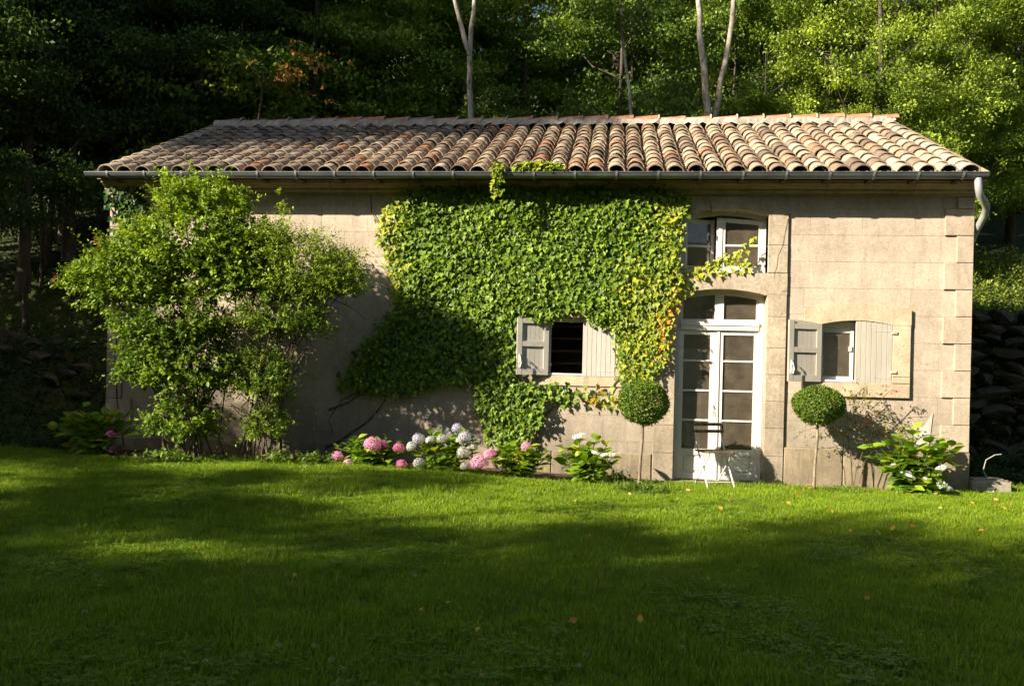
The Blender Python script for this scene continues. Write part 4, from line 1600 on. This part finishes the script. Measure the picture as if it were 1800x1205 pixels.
RK = [rock_mesh(i) for i in range(5)]
bank = empty('dry_stone_wall', (5.6, 2.6, .1))
tag(bank, 'shaded dry stone bank wall behind the right corner of the house', 'stone wall')
for r in range(13):
    x = 4.9 + rng.uniform(0, .3)
    while x < 9.3:
        wd = rng.uniform(.25, .6)
        m = (Matrix.Translation((x + wd / 2 - 5.6, 0.12 + .035 * r + rng.normal() * .05, -.05 + r * .21 + rng.normal() * .04)) @ Matrix.Rotation(rng.normal() * .2, 4, 'Y') @
             Matrix.Rotation(rng.normal() * .3, 4, 'Z') @ Matrix.Diagonal((wd * 1.3, .7, rng.uniform(.3, .5), 1)))
        link('stone', RK[int(rng.integers(5))], bank, m)
        x += wd * .97
for i, (px, py, yy, s_) in enumerate(((15, 560, 3.4, .9), (60, 575, 3.2, .8), (95, 548, 3.6, .55), (110, 570, 3.2, .6), (35, 540, 3.8, .5), (140, 565, 3.2, .7), (75, 600, 2.8, .9), (15, 600, 2.8, .9),
                                      (170, 570, 3.0, .5), (120, 595, 2.8, .8), (40, 625, 2.5, .7), (95, 625, 2.4, .6), (150, 600, 2.6, .6), (5, 640, 2.3, .6))):
    p = at(px, py + 14, yy)
    p[2] = min(p[2], float(gh(p[0], p[1])) + .12)
    s_ = s_ * .65
    o = link('boulder', RK[i % 5], None, Matrix.Translation(Vector(p)) @ Matrix.Rotation(rng.uniform(0, 6), 4, 'Z') @ Matrix.Rotation(rng.normal() * .4, 4, 'X') @ Matrix.Diagonal((s_, s_, s_ * .7, 1)))
    tag(o, 'mossy grey boulder among the tumbled stones on the dark left bank', 'boulder', 'tumbled boulders on the left bank')

# ------------------------------------------------------------------ trees
def crown(seed, ncl, per, rx, rz, zc, csd, ls, cA, cB, flat=.6, shell=.45, shape='diamond', mat='leaf', lobes=.35, bright=1.45):
    global rng
    keep = rng
    rng = np.random.default_rng(seed)
    nb = 26
    i_ = np.arange(nb) + .5
    ph, th_ = np.arccos(1 - 2 * i_ / nb), PI * (1 + 5 ** .5) * i_
    bu = np.stack([np.cos(th_) * np.sin(ph), np.sin(th_) * np.sin(ph), np.cos(ph)], -1) + rng.normal(size=(nb, 3)) * .16
    bc = bu * rng.uniform(.45 + shell * .3, .95, (nb, 1)) * np.array((rx, rx, rz))
    br = rng.uniform(.24, .44, nb) * rx
    pick = rng.integers(0, nb, ncl)
    u = rand_unit(ncl)
    u[:, 2] = np.where(u[:, 2] < -.3, -.5 * u[:, 2], u[:, 2])
    u = unit(u + .35 * unit(bc)[pick])
    c = bc[pick] + u * (br[pick] * rng.uniform(.55, 1.05, ncl))[:, None] * np.array((1, 1, .8)) + np.array((0, 0, zc))
    if lobes < .4:
        c = rand_unit(ncl) * (rng.random((ncl, 1)) ** .4) * np.array((rx, rx, rz)) + np.array((0, 0, zc))
    k = ncl * per
    off = rng.normal(size=(k, 3)) * csd * np.array((1, 1, flat))
    p = np.repeat(c, per, 0) + off
    out = np.repeat(u, per, 0)
    nr = out * .45 + np.array((0, 0, .7)) + rng.normal(size=(k, 3)) * .55
    d = unit(out * .6 + rng.normal(size=(k, 3)) * .7 + np.array((0, 0, -.25)))
    ct = np.repeat(rng.random(ncl), per)
    col = lerp(cA, cB, np.clip(ct * .6 + rng.random(k) * .4, 0, 1)) * (.75 + .5 * rng.random(k))[:, None]
    me = leaves_mesh('crown', p, d, nr, rng.uniform(ls[0], ls[1], k), np.minimum(col * bright, .6), shape, mat)
    rng = keep
    return me


def trunk_mesh(seed, h, r0, mat, nb=9, crown_from=.3, lean=.05):
    r = np.random.default_rng(seed)
    b = MB()
    pts, rad = [], []
    x = y = 0
    for i in range(9):
        t = i / 8
        pts.append(np.array((x, y, h * t)))
        rad.append(r0 * (1 - .8 * t) * (1.25 if i == 0 else 1))
        x += r.normal() * lean
        y += r.normal() * lean
    b.tube(pts, rad, 9)
    for k in range(nb):
        t = crown_from + (1 - crown_from) * (k + .5) / nb
        i = min(7, int(t * 8))
        p = pts[i] + (pts[i + 1] - pts[i]) * (t * 8 - i)
        az = k * 2.4 + r.normal() * .4
        L = h * .25 * (1.1 - .5 * t)
        q1 = p + np.array((math.cos(az), math.sin(az), .45)) * L * .5
        q2 = p + np.array((math.cos(az), math.sin(az), .75)) * L
        b.tube([p, q1, q2], [r0 * (1 - .8 * t) * .45, r0 * .2, r0 * .07], 5)
    return b.mesh('trunk', mat)


CR = {
    'evergreen': crown(21, 420, 90, 2.1, 3.6, 4.2, .13, (.05, .095), (.03, .06, .010), (.20, .27, .035), lobes=.6, shell=.55, bright=1.6, mat='leafglossy'),
    'evergreen2': crown(22, 420, 90, 2.3, 3.2, 3.8, .14, (.05, .095), (.035, .07, .010), (.25, .31, .035), lobes=.6, shell=.55, bright=1.6),
    'hazel': crown(23, 300, 75, 2.2, 3.8, 4.8, .24, (.09, .15), (.04, .085, .016), (.20, .27, .04), flat=.22, shell=.35, lobes=.6, bright=1.55),
    'maple': crown(24, 300, 75, 2.5, 4.0, 5.6, .25, (.09, .15), (.03, .07, .014), (.13, .19, .03), flat=.28, shell=.3, lobes=.6),
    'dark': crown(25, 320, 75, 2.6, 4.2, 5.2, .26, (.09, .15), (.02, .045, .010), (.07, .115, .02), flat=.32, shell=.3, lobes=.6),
    'open': crown(26, 180, 70, 2.4, 3.2, 8.2, .28, (.08, .13), (.05, .095, .018), (.15, .21, .035), flat=.35, shell=.2, lobes=.3),
    'tall': crown(27, 520, 80, 2.9, 4.2, 15.6, .34, (.12, .2), (.03, .07, .014), (.10, .16, .03), flat=.6, shell=.2, lobes=.3),
    'full': crown(28, 520, 80, 2.5, 4.0, 5.4, .34, (.12, .2), (.03, .07, .014), (.10, .16, .03), flat=.6, shell=.2, lobes=.3),
}
TR = {'dark': trunk_mesh(1, 10, .17, 'barkdark'), 'thin': trunk_mesh(2, 9, .10, 'barkdark'), 'pale': trunk_mesh(3, 11, .12, 'barkpale', 6, .65, .04), 'tall': trunk_mesh(4, 18, .22, 'barkdark', 8, .6)}


def tree(name, kind, tr, x, y, s, label, group=None, sz=1.0, rot=None, z=None):
    zz = float(gh(x, y)) - .1 if z is None else z
    root = empty(name, (x, y, zz))
    root.rotation_euler = (0, 0, rng.uniform(0, 2 * PI) if rot is None else rot)
    root.scale = (s, s, s * sz)
    tag(root, label, 'tree', group)
    if CR.get(kind):
        link('crown', CR[kind], root)
    if tr:
        link('trunk', TR[tr] if isinstance(tr, str) else tr, root)
    return root


# the wood on the slope behind the house
lab = {'left': ('dark leafy tree in the shaded wood above the left of the roof', 'trees of the shaded wood on the left'),
       'mid': ('light green layered tree in the sun above the middle of the roof', 'layered trees above the middle of the roof'),
       'right': ('dense sunlit evergreen on the slope right of the house', 'sunlit evergreens on the right slope')}
for ri, (y, step, hs) in enumerate(((9.0, 2.8, .95), (12.0, 3.2, 1.05), (15.5, 3.6, 1.2), (20., 4.4, 1.45), (26., 5.4, 1.9))):
    xa, xb = at(-120, 300, y)[0], at(1920, 300, y)[0]
    x = xa + rng.uniform(0, 1)
    while x < xb:
        xx, yy = x + rng.normal() * .4, y + rng.normal() * .6
        px = pxof(np.array((xx, yy, 6.)))[0]
        if px < 1010:
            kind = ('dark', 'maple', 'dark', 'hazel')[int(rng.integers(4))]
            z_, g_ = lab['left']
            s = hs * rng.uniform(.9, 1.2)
            if 740 < px < 900 and ri == 0:
                s *= .45
        elif px < 1330:
            kind = ('hazel', 'maple', 'evergreen2')[int(rng.integers(3))]
            z_, g_ = lab['mid']
            s = hs * rng.uniform(.85, 1.1)
            if ri == 0:
                s *= .8
        else:
            kind = ('evergreen', 'evergreen2', 'evergreen')[int(rng.integers(3))]
            z_, g_ = lab['right']
            s = hs * rng.uniform(.95, 1.2)
            if ri == 0 and px > 1640:
                x += step
                continue
        look = {'dark': 'very dark', 'maple': 'deep green', 'hazel': 'light green layered', 'evergreen': 'dense glossy', 'evergreen2': 'dense bright green'}[kind]
        where = [w_ for lim, w_ in ((130, 'at the far left edge'), (300, 'left of the roof'), (440, 'above the left end of the roof'), (620, 'near the copper leaved branch'), (760, 'left of the forked trunk'),
                                    (900, 'around the forked trunk'), (1060, 'left of the thin crooked trunk'), (1180, 'right of the thin crooked trunk'), (1330, 'around the twin pale trunks'),
                                    (1500, 'above the right half of the roof'), (1680, 'above the right end of the roof'), (9999, 'at the far right edge')) if px < lim][0]
        z_ = look + ' tree ' + where + ', ' + ('front', 'second', 'third', 'fourth', 'rear')[ri] + ' rank of the wood'
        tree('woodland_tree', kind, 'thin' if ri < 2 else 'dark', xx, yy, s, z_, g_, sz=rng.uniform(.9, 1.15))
        x += step * rng.uniform(.8, 1.2)

for i, (px, y, s) in enumerate(((1640, 9.2, .8), (1700, 11.0, .95), (1780, 11.2, 1.0), (1850, 10.5, .95), (1560, 8.4, .7), (1450, 8.4, .62), (1350, 8.6, .6))):
    p = at(px, 300, y)
    tree('woodland_shrub', 'evergreen2' if i % 2 else 'evergreen', 'thin', p[0], y, s, 'dense glossy evergreen bush just behind the right end of the roof', 'evergreen bushes close behind the roof')
# left edge of the wood beside the house
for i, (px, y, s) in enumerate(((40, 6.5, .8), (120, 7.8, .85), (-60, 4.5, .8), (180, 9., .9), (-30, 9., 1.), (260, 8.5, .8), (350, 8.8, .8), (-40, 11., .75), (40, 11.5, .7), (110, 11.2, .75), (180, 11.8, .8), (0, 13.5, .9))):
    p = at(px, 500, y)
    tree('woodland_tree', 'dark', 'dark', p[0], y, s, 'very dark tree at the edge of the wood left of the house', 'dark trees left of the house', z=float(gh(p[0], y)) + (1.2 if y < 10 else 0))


# the pale trunks that stand out
def pale_tree(label, lines, y, r0, kind=None, s=1.0, mat='barkpale'):
    b = MB()
    p0 = at(*lines[0][0], y)
    zg = float(gh(p0[0], y)) - .1
    base = np.array((p0[0], y, zg))
    for li, (pts, ra, rb) in enumerate([(l, r0 * (1 if i == 0 else .8), r0 * .55) for i, l in enumerate(lines)]):
        pp = [at(a, c, y) - base for a, c in pts]
        if li == 0 or pts[0][1] > 190:
            pp = [np.array((pp[0][0], pp[0][1], 0.))] + pp
        last = pp[-1] + (pp[-1] - pp[-2]) * 1.2 + np.array((0, 0, 1.2))
        pp.append(last)
        out = []
        for i in range(len(pp) - 1):
            for t in (0, .5):
                out.append(pp[i] * (1 - t) + pp[i + 1] * t + rng.normal(size=3) * .012)
        out.append(pp[-1])
        b.tube(out, list(np.linspace(ra, rb, len(out))), 9)
        e = out[-1]
        for k in range(4):
            q = k * 1.7
            b.tube([e, e + np.array((math.cos(q) * .5, math.sin(q) * .5, .8)), e + np.array((math.cos(q) * 1.1, math.sin(q) * 1.1, 1.9))], [rb * .7, rb * .4, .01], 5)
    root = empty('slender_tree', tuple(base))
    tag(root, label, 'tree')
    b.build('trunk', mat, root)
    c = link('crown', CR['open'], root)
    c.location = (0, 0, 5.2)
    c.scale = (s, s, 1)
    return root


pale_tree('slim forked grey trunk rising behind the middle of the ridge', [[(826, 200), (826, 150), (825, 98), (829, 50), (834, 0)], [(825, 98), (813, 55), (800, 0)]], 7.6, .075)
pale_tree('pair of pale birch-like trunks leaning apart behind the ridge', [[(1243, 200), (1237, 120), (1231, 60), (1228, 0)], [(1258, 200), (1268, 140), (1282, 80), (1290, 0)]], 7.2, .085)
pale_tree('thin crooked pale trunk left of the twin trunks', [[(1110, 200), (1102, 130), (1093, 60), (1090, 0)]], 7.4, .04)
pale_tree('old trunk in the dark wood at the far left edge', [[(45, 560), (45, 400), (42, 250), (40, 120), (36, 0)]], 7.2, .08, mat='barkdark')
pale_tree('second dark trunk right of the one at the left edge', [[(72, 545), (75, 400), (70, 300), (62, 200), (60, 80)]], 8.2, .06, mat='barkdark')

# rust coloured branch among the dark trees
p = at(465, 128, 6.5)
o = p + rng.normal(size=(70, 3)) * np.array((.75, .35, .25))
rp = [shoots(o, rng.normal(size=(70, 3)) * np.array((1, 1, .3)) + np.array((.3, 0, -.1)), np.full(70, .35), 9, (.06, .11), lerp((.22, .28, .03), (.42, .19, .05), sstep(p[0] - .5, p[0] + .6, o[:, 0])))]
zb_ = float(gh(p[0], 7.3))
plant_from_leaves('copper_leaved_tree', rp, 'oval', 'leaf', 0, [([(p[0] - .5, 7.3, zb_), (p[0] - .6, 7.3, 5.5), tuple(p)], [.05, .035, .015])], 'stem',
                  'young tree with copper brown leaves above the left of the ridge', 'tree', base=(p[0] - .5, 7.3, zb_))

# garden trees on the left and behind, whose shade falls across the lawn
for i, (x, y, s, sz, kd) in enumerate(((-17, -10.6, .72, .92, 'maple'), (-17.5, -12.9, .95, .98, 'maple'), (-17, -15.5, 1.08, 1.12, 'hazel'), (-17.3, -18.0, 1.2, 1.16, 'maple'), (-17, -20.7, 1.37, 1.2, 'hazel'),
                                      (-17, -23.4, 1.5, 1.25, 'full'), (-17.5, -27., 1.7, 1.3, 'full'), (-20, -17.0, .95, 1, 'maple'), (-20, -20.6, 1.2, 1, 'maple'), (-20, -23.3, 1.42, 1, 'full'), (-20, -26.2, 1.6, 1, 'full'), (-20.5, -27, 1.9, 1, 'full'))):
    tree('garden_tree', kd, 'dark', x, y, s, 'leafy tree in the garden row whose shade falls on the lawn', 'garden trees shading the lawn')
for i, (x, y, s, sz, kd) in enumerate(((-17, -5.6, 1.0, 1.0, 'tall'), (-19.2, -7.2, 1.06, 1.0, 'tall'), (-17, -6.8, .82, 1.1, 'full'), (-16.2, -3.2, .85, 1., 'full'), (-16, -.6, .75, 1., 'full'), (-18, -4.4, 1.1, .85, 'maple'), (-17.5, 1.3, 1.0, 1.0, 'tall'), (-17.5, -.6, 1.0, 1., 'full'), (-18, 4.5, 1.6, 1.1, 'full'), (-19, 9, 1.8, 1.2, 'full'))):
    tree('tall_tree', kd, 'tall' if kd == 'tall' else 'dark', x, y, s, 'tall tree beyond the left edge of the garden', 'tall trees left of the garden', sz=sz)
for i, x in enumerate((-13, -8, -3.5, 1., 5.5)):  # unseen trees, added so the door panes do not reflect the sky
    tree('unseen_tree', 'dark', 'dark', x, -31 + 2 * math.sin(i * 2.), 1.35, 'added tree behind the viewer, keeping the sky out of the door panes', 'trees added behind the viewer')

# undergrowth on the banks
def scatter_stuff(name, label, boxes, lsize, shape='oval', mat='leaf'):
    parts = []
    for (x0, x1, y0, y1, n, L, cA, cB) in boxes:
        o = np.stack([rng.uniform(x0, x1, n), rng.uniform(y0, y1, n), np.zeros(n)], -1)
        o[:, 2] = gh(o[:, 0], o[:, 1])
        parts.append(shoots(o, np.array((0, -.35, 1.)) + rng.normal(size=(n, 3)) * .4, rng.uniform(.5, 1.1, n) * L, 9, lsize, lerp(cA, cB, rng.random(n))))
    pos, d, nr, sz, col = [np.concatenate(x) for x in zip(*parts)]
    return tag(link(name, leaves_mesh(name, pos, d, nr, sz, col, shape, mat)), label, 'undergrowth', kind='stuff')


scatter_stuff('bank_undergrowth', 'tangled weeds and ground cover on the banks beside the house',
              [(4.95, 12., 6.2, 10.5, 2600, .55, (.12, .19, .02), (.32, .37, .04)), (4.95, 9.5, 3.1, 6.2, 900, .4, (.06, .10, .015), (.14, .19, .03)), (4.9, 9., 1.0, 2.5, 1300, .22, (.03, .06, .012), (.07, .10, .02)),
               (5.0, 9, 1.9, 3.2, 4500, .45, (.035, .06, .014), (.08, .11, .02)),
               (-20, -9, 4.5, 14, 3000, .7, (.02, .045, .010), (.05, .085, .018)), (-13.5, -7.6, -.6, 4.5, 2600, .30, (.02, .045, .010), (.05, .085, .018)), (-8.2, -7.2, -.5, .6, 160, .25, (.03, .06, .015), (.06, .1, .02)),
               (-15, 10, 7.5, 10., 1800, .6, (.03, .06, .012), (.07, .11, .02))], (.05, .09))

# ------------------------------------------------------------------ lawn
def grass_clump(seed, nb, spread, h, wd, cA, cB):
    r = np.random.default_rng(seed)
    V, loops, starts, col = [], [], [], []
    for i in range(nb):
        b = np.array((r.uniform(-1, 1) * spread, r.uniform(-1, 1) * spread, 0)) if nb > 100 else np.array((r.normal() * spread, r.normal() * spread, 0))
        az = r.uniform(0, 2 * PI)
        L = h * r.uniform(.55, 1.15)
        bend = r.uniform(.15, .75) * L
        dr = np.array((math.cos(az), math.sin(az), 0))
        sd = np.array((-math.sin(az), math.cos(az), 0)) * wd * r.uniform(.7, 1.3)
        o = len(V)
        V += [b - sd, b + sd, b + dr * bend * .3 + sd * .8 + (0, 0, L * .6), b + dr * bend * .3 - sd * .8 + (0, 0, L * .6), b + dr * bend + (0, 0, L)]
        starts += [len(loops), len(loops) + 4]
        loops += [o, o + 1, o + 2, o + 3, o + 3, o + 2, o + 4]
        c = lerp(cA, cB, r.random())
        if r.random() < .05:
            c = np.array((.34, .28, .10))
        col += [c * .9, c * 1.1]
    return fast_mesh('grass_clump', np.array(V), loops, starts, 'grass', col=np.array(col))


def clover_clump(seed, nb):
    r = np.random.default_rng(seed)
    n = nb * 3
    c = np.repeat(np.stack([r.normal(size=nb) * .05, r.normal(size=nb) * .05, r.uniform(.03, .055, nb)], -1), 3, 0)
    az = np.repeat(r.uniform(0, 6, nb), 3) + np.tile((0, 2.1, 4.2), nb)
    d = np.stack([np.cos(az), np.sin(az), .1 * np.ones(n)], -1)
    nr = np.array((0, 0, 1.)) + np.repeat(r.normal(size=(nb, 3)) * .25, 3, 0)
    col = np.repeat(lerp((.13, .23, .022), (.20, .31, .03), r.random(nb)), 3, 0)
    return leaves_mesh('clover_clump', c, d, nr, np.full(n, .019), col, 'oval', 'leaf')


gcol = bpy.data.collections.new('grass_protos')
for i in range(5):
    ob = bpy.data.objects.new('grass_clump', grass_clump(40 + i, 950, .20, .050, .0022, *[(np.array(a_) * (.8, .95, 1.1, .9, 1.0)[i], np.array(b_) * (.8, .95, 1.1, .9, 1.0)[i]) for a_, b_ in [((.125, .235, .007), (.285, .385, .014))]][0]))
    gcol.objects.link(ob)
tcol = bpy.data.collections.new('tuft_protos')
for i in range(3):
    ob = bpy.data.objects.new('grass_tuft', grass_clump(60 + i, 26, .03, .10, .0026, (.13, .24, .008), (.27, .37, .016)))
    tcol.objects.link(ob)
ccol = bpy.data.collections.new('clover_protos')
for i in range(3):
    ob = bpy.data.objects.new('clover_clump', clover_clump(50 + i, 26))
    ccol.objects.link(ob)


def scatter_gn(name, col, me_obj, dens_attr, seed, smin, smax, tilt):
    ng = bpy.data.node_groups.new(name + '_nodes', 'GeometryNodeTree')
    ng.interface.new_socket('Geometry', in_out='INPUT', socket_type='NodeSocketGeometry')
    ng.interface.new_socket('Geometry', in_out='OUTPUT', socket_type='NodeSocketGeometry')
    N = ng.nodes
    gi, go_ = N.new('NodeGroupInput'), N.new('NodeGroupOutput')
    dp = N.new('GeometryNodeDistributePointsOnFaces')
    na = N.new('GeometryNodeInputNamedAttribute')
    na.data_type = 'FLOAT'
    na.inputs['Name'].default_value = dens_attr or 'dens'
    dp.inputs['Seed'].default_value = seed
    ci = N.new('GeometryNodeCollectionInfo')
    ci.inputs['Collection'].default_value = col
    ci.inputs['Separate Children'].default_value = True
    ci.inputs['Reset Children'].default_value = True
    ip = N.new('GeometryNodeInstanceOnPoints')
    ip.inputs['Pick Instance'].default_value = True
    rv = N.new('FunctionNodeRandomValue')
    rv.data_type = 'FLOAT_VECTOR'
    rv.inputs[0].default_value = (-tilt, -tilt, 0)
    rv.inputs[1].default_value = (tilt, tilt, 6.283)
    rs_ = N.new('FunctionNodeRandomValue')
    rs_.data_type = 'FLOAT'
    rs_.inputs[2].default_value = smin
    rs_.inputs[3].default_value = smax
    Lk = ng.links.new
    if dens_attr:
        Lk(gi.outputs[0], dp.inputs['Mesh'])
        Lk(na.outputs['Attribute'], dp.inputs['Density'])
        Lk(dp.outputs['Points'], ip.inputs['Points'])
    else:
        Lk(gi.outputs[0], ip.inputs['Points'])
    Lk(ci.outputs[0], ip.inputs['Instance'])
    Lk(rv.outputs[0], ip.inputs['Rotation'])
    Lk(rs_.outputs[1], ip.inputs['Scale'])
    Lk(ip.outputs[0], go_.inputs[0])
    md = me_obj.modifiers.new('scatter', 'NODES')
    md.node_group = ng


def lawn_keep(x, y):
    px, py = pxof(np.stack([x, y, gh(x, y)], -1))
    return (px > -60) & (px < 1860) & (py < 1290) & ((y < bed_edge(x)) | (x > 4.75) | ((x < -7.4) & (y < -.5))) & (y < 1.0)


vn = lambda x, y, a: (np.sin(x * 1.3 * a + 1) * np.sin(y * 1.7 * a + .5) + .6 * np.sin(x * 2.9 * a + y * 1.1 * a) + .5 * np.sin(x * .7 * a - y * 2.3 * a + 2)) / 2.1
for nm, c_, base, seed, smin, smax, lab_ in (('grass', gcol, 190, 1, .75, 1.25, 'short mown green grass of the lawn'),
                                             ('grass_tufts', tcol, 14, 5, .7, 1.2, 'longer tufts of grass in the lawn'),
                                             ('clover', ccol, 38, 9, .8, 1.3, 'clover patches in the lawn')):
    gs = .25 if nm == 'grass' else .2
    ob = sheet(nm, np.arange(-12, 8, gs), np.arange(-8.9, 2.4, gs), .0, 'grass', lawn_keep)
    me = ob.data
    if nm == 'grass':
        import bmesh
        bm_ = bmesh.new()
        bm_.from_mesh(me)
        bmesh.ops.delete(bm_, geom=[v_ for v_ in bm_.verts if not v_.link_faces], context='VERTS')
        for v_ in bm_.verts:
            v_.co.x += rng.uniform(-.06, .06)
            v_.co.y += rng.uniform(-.06, .06)
            v_.co.z = float(gh(v_.co.x, v_.co.y))
        bm_.to_mesh(me)
        bm_.free()
    n = len(me.vertices)
    co = np.zeros(n * 3, np.float32)
    me.vertices.foreach_get('co', co)
    co = co.reshape(-1, 3)
    v = vn(co[:, 0], co[:, 1], 1.0)
    if nm == 'clover':
        dens = base * sstep(.05, .45, v) * sstep(-1.6, -2.4, co[:, 1])
    elif nm == 'grass':
        dens = base * (1 - .3 * sstep(.05, .45, v)) * (1 + .2 * np.sin(co[:, 0] * 5) * np.sin(co[:, 1] * 4))
    else:
        dens = base * (1 + 3.5 * sstep(-.35, .1, co[:, 1] - bed_edge(co[:, 0]))) * (.4 + sstep(-.2, .5, -v))
    a = me.attributes.new('dens', 'FLOAT', 'POINT')
    a.data.foreach_set('value', dens.astype(np.float32))
    scatter_gn(nm, c_, ob, None if nm == 'grass' else 'dens', seed, smin, smax, .04 if nm == 'grass' else .15)
    tag(ob, lab_, 'grass', kind='stuff')

# fallen yellow leaves and clover flowers lying in the grass
FL = [leaves_mesh('fallen_leaf', np.zeros((1, 3)), np.array([[1., 0, 0]]), np.array([[0, .1, 1.]]), np.ones(1), np.array([c]), 'oval', 'leaf')
      for c in ((.62, .36, .05), (.58, .26, .05), (.55, .36, .12), (.7, .48, .06))]
spots = [(1125, 1097), (1015, 1092), (843, 1182), (842, 1102), (520, 1007), (740, 1068), (790, 1057), (340, 957), (178, 905), (597, 855), (535, 872), (1010, 887), (958, 885), (1031, 944), (1108, 873),
         (1078, 908), (1270, 898), (1284, 880), (1290, 920), (1313, 934), (1373, 927), (1400, 875), (1410, 862), (1425, 863), (1395, 866), (1418, 858), (1497, 932), (1548, 942), (1566, 935), (1600, 930),
         (1656, 901), (1686, 920), (1712, 892), (1755, 885), (1775, 895), (1766, 902), (1730, 935), (1660, 870), (1205, 862), (1212, 868), (1390, 890), (1530, 1050), (1621, 1108), (1463, 905)]
for i, (px, py) in enumerate(spots):
    a, b = px - 900.0, py - HY
    u, v = a * cR + b * sR, -a * sR + b * cR
    r = FW * FPX + RT * u - UP * v
    k = (.06 - CAM[2]) / r[2]
    p = CAM + r * k
    zg = float(gh(p[0], p[1]))
    s_ = rng.uniform(.04, .068)
    m = Matrix.Translation((p[0], p[1], zg + .062)) @ Matrix.Rotation(.5 + rng.normal() * .3, 4, 'X') @ Matrix.Rotation(rng.uniform(0, 6), 4, 'Z') @ Matrix.Rotation(rng.normal() * .3, 4, 'X') @ Matrix.Rotation(rng.normal() * .4, 4, 'Y') @ Matrix.Diagonal((s_, s_ * 1.3, s_, 1))
    tag(link('fallen_leaf', FL[i % 4], None, m), 'fallen yellow leaf lying on the grass', 'leaf', 'fallen leaves on the lawn')
fv = mophead(8, (.70, .70, .66), (.82, .82, .78), 14)
for px, py in ((491, 1133), (552, 1134), (361, 1162), (583, 1158), (605, 1174), (597, 1196), (1199, 1137), (1030, 1149), (1017, 1169), (1297, 1006), (1584, 1128), (628, 948), (729, 1011), (270, 938), (326, 870),
               (362, 858), (466, 862), (474, 861), (170, 1010), (150, 1074), (1190, 877), (1125, 866), (1700, 1001), (957, 1026), (1245, 1020)):
    a, b = px - 900.0, py - HY
    u, v = a * cR + b * sR, -a * sR + b * cR
    r = FW * FPX + RT * u - UP * v
    p = CAM + r * ((.06 - CAM[2]) / r[2])
    m = Matrix.Translation((p[0], p[1], float(gh(p[0], p[1])) + .06)) @ Matrix.Diagonal((.016, .016, .014, 1))
    tag(link('clover_flower', fv, None, m), 'small white clover flower in the lawn', 'flower', 'white clover flowers in the lawn')
